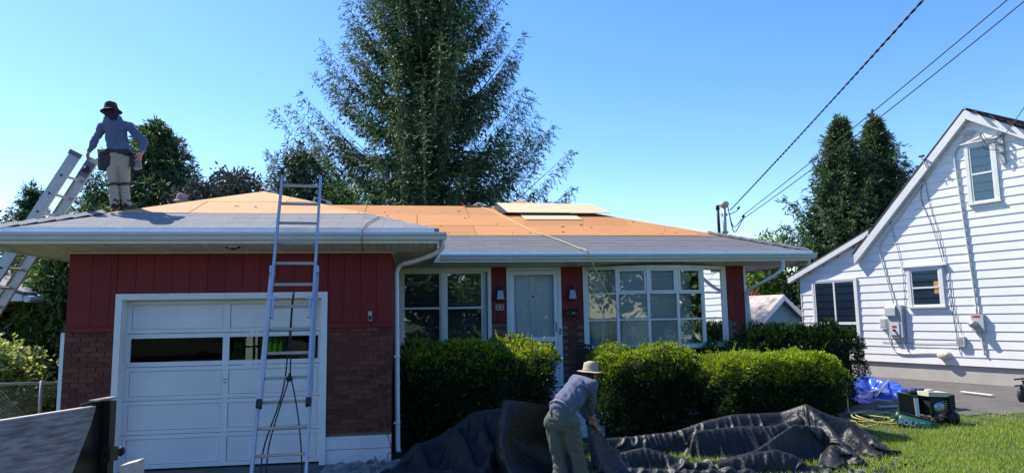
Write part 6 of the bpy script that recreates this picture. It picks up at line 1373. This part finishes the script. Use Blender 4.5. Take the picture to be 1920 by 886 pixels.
# blue tarp on the neighbour driveway
def gp(px, py, z=.2):
    d = FW+RT*(px-960)/F-UP*(py-443)/F; return CAM+d*(z-CAM[2])/d[2]
def rgg(*pts): return [(*gp(x, y, .27)[:2], h_, w_) for x, y, h_, w_ in pts]
tarp('blue_tarp', [rgg((1600,735,.14,.35),(1622,723,.30,.35),(1645,727,.24,.3),(1672,730,.22,.35),(1690,738,.12,.3)), rgg((1596,748,.10,.4),(1630,742,.16,.4),(1665,742,.13,.35)), rgg((1575,742,.12,.5),(1600,752,.08,.4))], 8.9, 13.0, 12.8, 17.2, .045, 'crumpled bright blue plastic tarp on the driveway behind the loose hedge', 'bluetarp', 21, excess=1.28, steps=46, amp=.10, k=.42, reach=1.5, fl=9., bend=.05)
st = MB().tube([gp(1640, 748, .3)+V(0,0,.05), V(*at(1667, 713, 14.3))], .03, 10).build('metal_tube', M['steel'], None, True, loc=gp(1640, 748, .3)); tag(st, 'grey metal tube propped up on the blue tarp', 'tube')
st = MB().bar(gp(1640,748,.32), gp(1672,752,.3), .06, .03).build('wooden_stick', M['lightboard'], None, loc=gp(1640,748,.3)); tag(st, 'short reddish wooden stick lying on the blue tarp', 'stick')
st = MB().box(V(0,0,0), V(.75,.10,.025)).build('concrete_strip', M['concrete'], None); st.location = gp(1650, 764, .2); tag(st, 'thin pale board lying on the driveway edge behind the compressor', 'board')
st = MB().bar(gp(1803,733,.33), gp(1862,740,.33), .09, .012).build('white_strip', M['sticker'], None, loc=gp(1830,736,.3)); tag(st, 'thin white strip of wood lying on the asphalt below the white house', 'board')
for i, (px_, py_) in enumerate(((1700,760),(1590,775),(1622,778))):
    q = gp(px_, py_, .16); st = MB().bar(q, q+V(.55,.1,.02), .16, .02).build('board_scrap', M['board'], None, loc=q); tag(st, ['dark board scrap just left of the compressor', 'dark board scrap under the loose hedge', 'dark board scrap by the yellow hose coil'][i], 'board')
# yellow hose coil on the shaded lawn
pts = []; c_ = gp(1648, 792, .1); 
for i in range(150):
    t_ = i/149*6.28*4.3; rr = .30+.10*math.sin(t_*.37+1)+.05*math.sin(t_*1.3); pts.append(c_+V(rr*math.cos(t_)*1.15+.10*math.sin(t_*.21), rr*math.sin(t_)*.9, .03+.10*max(0, math.sin(t_*.5+.6))**2+.02*math.sin(t_*.9)))
pts += [c_+V(.5,-.1,.04), c_+V(.75,-.1,.1), c_+V(1.0,.05,.25)]
pts = [gp(1592,700,.3)*0+V(*at(1592,692,11.6)), V(*at(1588,730,11.5)), V(*at(1590,765,11.3)), gp(1600,788,.12), gp(1622,800,.1)]+pts
o = MB().tube(pts[:5], .011, 6).tube(pts[4:], .011, 6).build('air_hose', M['hose'], None, True, loc=c_); tag(o, 'yellow air hose coiled on the shaded grass left of the compressor', 'hose')
# ---------------------------------------------------------------- air compressor
K = lambda x, y, dy=0.: V(*at(x, y, 10.4+dy))
cpr = thing('air_compressor', gp(1735, 815, .12), 'dark green wheeled petrol air compressor with a small engine, standing on the lawn edge', 'compressor')
ax_ = unit(K(1740, 800, -.25)-K(1683, 785, .15)); t0, t1 = K(1690, 787, .1), K(1752, 803, -.25)
def tank(a, b, r, nm):
    d = unit(b-a); s = np.cross(d, V(0,0,1)); s /= np.linalg.norm(s); u = np.cross(s, d); L_ = np.linalg.norm(b-a)
    return tp(MB().lathe(a, [(0,-r*.5),(r*.6,-r*.42),(r*.92,-r*.18),(r,0),(r,L_),(r*.92,L_+r*.18),(r*.6,L_+r*.42),(0,L_+r*.5)], 24, s, u, d), nm, 'green', cpr, True)
tk = tank(t0, t1, .115, 'tank'); bk = V(.22, .36, 0); tank(t0+bk, t1+bk, .115, 'tank')
nrm_ = unit(np.cross(unit(t1-t0), V(0,0,1))); nrm_ = nrm_ if nrm_[1] < 0 else -nrm_
text('ROLAIR', .115, t0*.62+t1*.38+nrm_*.1165+V(0,0,.012), tuple(unit(t1-t0)), (0,0,1), 'printblue', 'lettering', tk, .003)
tp(MB().obox((t0+t1)/2+bk/2+V(0,0,.12), (t1-t0)*.52, bk*.62, V(0,0,.012)), 'deck_plate', 'iron', cpr)
# belt guard: a tall dark box with a white sticker strip
a_, b_ = K(1684, 737, .15), K(1722, 744, -.02); g_ = b_-a_; g_[2] = 0; bot = K(1686, 783, .15)
tp(MB().prism([a_, b_, V(b_[0], b_[1], bot[2]+.0), V(a_[0], a_[1], bot[2]+.02)], V(.10,.16,0)), 'belt_guard', 'iron', cpr)
tp(MB().prism([a_+V(0,0,0), b_, b_+V(0,0,.02), a_+V(0,0,.02)], V(.10,.17,0)), 'guard_rim', 'green', cpr)
s0, s1 = K(1712, 745, -.02), K(1721, 746, -.05)
tp(MB().prism([s0+V(-.01,-.03,0), s1+V(-.01,-.02,0), V(s1[0], s1[1]-.02, K(1723,786,0)[2]), V(s0[0]+.01, s0[1]-.03, K(1714,780,0)[2])], V(0,.006,0)), 'warning_sticker', 'sticker', cpr)
e0 = K(1758, 760, -.1)
tp(MB().obox(e0+V(0,.12,0), (.16,0,0), (0,.15,0), (0,0,.15)), 'engine_block', 'print', cpr)
for i in range(6): tp(MB().obox(e0+V(.10,-.04,-.10+i*.035), (.07,0,0), (0,.02,0), (0,0,.004)), 'cooling_fin', 'steel', cpr)
tp(MB().obox(e0+V(-.02,.05,.19), (.19,0,-.01), (0,.13,0), (.0,0,.035)).lathe(e0+V(-.1,.05,.2), [(0,.07),(.06,.06),(.07,.0)], 14), 'fuel_tank', 'cream', cpr)
tp(MB().lathe(e0+V(0,-.04,-.02), [(.0,.04),(.05,.04),(.085,.02),(.10,0),(.10,-.04)], 20, (1,0,0), (0,0,1), (0,-1,0)), 'recoil_starter', 'steel', cpr, True)
tp(MB().lathe(e0+V(.0,-.085,-.0), [(.0,.01),(.04,.01),(.045,0)], 14, (1,0,0), (0,0,1), (0,-1,0)), 'starter_hub', 'printblue', cpr, True)
tp(MB().obox(e0+V(.20,.0,.05), (.05,0,.01), (0,.09,0), (.0,0,.12)), 'muffler_guard', 'print', cpr)
tp(MB().lathe(e0+V(.09,-.03,-.14), [(0,.03),(.04,.03),(.06,0)], 14, (1,0,0), (0,0,1), (0,-1,0)), 'oil_cap', 'redpaint', cpr, True)
h0 = K(1703, 735, .15); tp(MB().tube([h0, h0+V(.30,-.02,0)], .06, 14).tube([h0+V(.08,0,0), h0+V(.13,-.01,0)], .067, 14), 'air_filter', 'print', cpr, True)
tp(MB().tube([h0+V(.1,0,-.02), h0+V(.1,.05,-.16)], .05, 10), 'pump_head', 'iron', cpr)
wq = K(1768, 800, -.12)
for dx_ in (V(0,0,0), V(.24,.38,0)):
    q = wq+dx_; q[2] = float(gz(q[0], q[1]))+.14; wl = tp(MB().lathe(q, [(.055,-.05),(.11,-.055),(.135,-.04),(.14,0),(.135,.04),(.11,.055),(.055,.05)], 24, (1,0,0), (0,0,1), tuple(unit(nrm_))), 'wheel', 'black', cpr, True)
    tp(MB().lathe(q, [(0,-.045),(.06,-.04),(.062,.04),(0,.045)], 16, (1,0,0), (0,0,1), tuple(unit(nrm_))), 'rim', 'alu2', wl)
q = wq+V(.14,-.06,0); q[2] = float(gz(q[0], q[1]))+.115
tp(MB().lathe(q, [(0,-.08),(.08,-.08),(.10,-.05),(.115,0),(.10,.05),(.08,.08),(0,.08)], 20, (.3,.95,0), (0,0,1), (.95,-.3,0)), 'motor_housing', 'boot', cpr, True)
tp(MB().tube(curve([K(1747,795,-.3), K(1748,786,-.3), K(1756,782,-.3), K(1775,782,-.25), K(1782,788,-.25), K(1783,800,-.25)], 6), .014, 8), 'handle', 'iron', cpr, True)
tp(MB().tube(curve([t0+V(-.02,0,.02), t0+V(-.1,0,.06), t0+V(-.2,.02,.03)], 6), .014, 8), 'tow_handle', 'green', cpr, True)
# cut-off thing at the right frame edge
wb = thing('wheelbarrow', gp(1925, 795, .2), 'dark wheel and handles of a hand cart cut off by the right frame edge', 'wheelbarrow')
q = V(*at(1921, 775, 11.5)); q[2] = max(q[2], .4)
tp(MB().lathe(q+V(.12,0,0), [(.12,-.04),(.19,-.045),(.22,0),(.19,.045),(.12,.04)], 24, (1,0,0), (0,0,1), (.2,-1,0)), 'tyre', 'black', wb, True)
tp(MB().lathe(q+V(.12,0,0), [(0,-.03),(.125,-.03),(.125,.03),(0,.03)], 16, (1,0,0), (0,0,1), (.2,-1,0)), 'rim', 'lightboard', wb)
for z_ in (.18, .30): tp(MB().tube([q+V(-.14,0,z_), q+V(1.2,.1,z_+.05)], .016, 8), 'handle', 'iron', wb)
tp(MB().prism([q+V(.3,-.3,.25), q+V(1.2,-.3,.3), q+V(1.1,-.2,-.05), q+V(.5,-.2,-.1)], (0,.6,0)), 'tray', 'green', wb)
# ---------------------------------------------------------------- trailer side in the near left corner
def zrow(px, py, z):
    d = FW+RT*(px-960)/F-UP*(py-443)/F; t = (z-2.0)/d[2]; return CAM+d*t
tr = thing('trailer', V(-3.3, 4.6, 0), 'trailer side of grey weathered board and black steel at the lower left', 'trailer')
a_, b_ = zrow(0, 791, 1.5), zrow(180, 763, 1.5); d_ = unit(b_-a_); a2 = a_-d_*2.5; th_ = V(-d_[1], d_[0], 0)*.038
tp(MB().prism([a2, b_, b_+d_*-.03+V(0,0,-.10), b_+d_*-.17+V(0,0,-.42), a2+V(0,0,-.42)], th_), 'side_board', 'board', tr)
tp(MB().prism([a2+V(0,0,.001), b_-d_*.002+V(0,0,.001), b_-d_*.002+V(0,0,.010), a2+V(0,0,.010)], th_), 'board_edge', 'lightboard', tr)  # paler strip stands for sunlight along the top of the board
tp(MB().prism([a2+V(0,0,-.424), b_+V(0,0,-.424), b_+V(0,0,-1.0), a2+V(0,0,-1.0)], th_), 'steel_side', 'blackmetal', tr)
tp(MB().prism([a2+V(0,0,-.43)-th_*1.2, b_+V(0,0,-.43)-th_*1.2, b_+V(0,0,-.49)-th_*1.2, a2+V(0,0,-.49)-th_*1.2], th_*1.15), 'top_rail', 'blackmetal', tr)
p_ = b_-d_*.035+th_*1.05
tp(MB().prism([p_+V(0,0,.03)-d_*.03, p_+d_*.145+V(0,0,.035), p_+d_*.145+V(0,0,-1.0), p_-d_*.2+V(0,0,-1.0), p_-d_*.2+V(0,0,-.45)], th_*.3), 'corner_plate', 'blackmetal', tr)
p2 = b_+d_*.075-th_*.9
tp(MB().prism([p2+V(0,0,.03), p2+d_*.045+V(0,0,.03), p2+d_*.045+V(0,0,-1.1), p2+V(0,0,-1.1)], th_*1.7), 'corner_post', 'blackmetal', tr)
tp(MB().prism([b_-d_*.02+V(0,0,.036)-th_*.6, b_+d_*.13+V(0,0,.038)-th_*.6, b_+d_*.13+V(0,0,.05)-th_*.6, b_-d_*.02+V(0,0,.046)-th_*.6], th_*1.6), 'post_cap', 'board', tr)
lq = zrow(213, 848, 1.22)
tp(MB().tube([lq-d_*.06, lq+d_*.045], .022, 10).tube([lq+d_*.045, lq+d_*.06], .03, 10), 'latch_pin', 'blackmetal', tr, True)
tp(MB().obox(lq-d_*.03, d_*.03, th_*.9, V(0,0,.04)), 'latch_bracket', 'blackmetal', tr)
q = zrow(246, 866, 1.26)
tp(MB().obox(q+V(0,.02,-.62), d_*.06+V(.02,-.05,0)*0, V(.0,.05,0), V(0,0,.62)), 'gate_post', 'lightboard', tr)
for q_ in (a2+V(-.3,-1.2,0), b_+V(-.4,-1.4,0)): tp(MB().lathe(V(q_[0], q_[1]+1.9, .36), [(.2,-.1),(.34,-.1),(.37,0),(.34,.1),(.2,.1)], 24, d_, (0,0,1), unit(th_)), 'tyre', 'black', tr, True)
# small debris
rng = np.random.default_rng(77)
deb = MB()
for i in range(160):
    x_, y_ = rng.uniform(-1.1, 1.1), rng.uniform(9.2, 10.0); s_ = rng.uniform(.01, .03); deb.obox((x_, y_, .04), rng.normal(0, s_, 3), rng.normal(0, s_, 3), (0, 0, s_*.5))
o = deb.build('gravel', M['gravel'], None, loc=(0, 9.6, 0)); tag(o, 'loose pale stones at the foot of the right brick pier', 'gravel', kind='stuff')
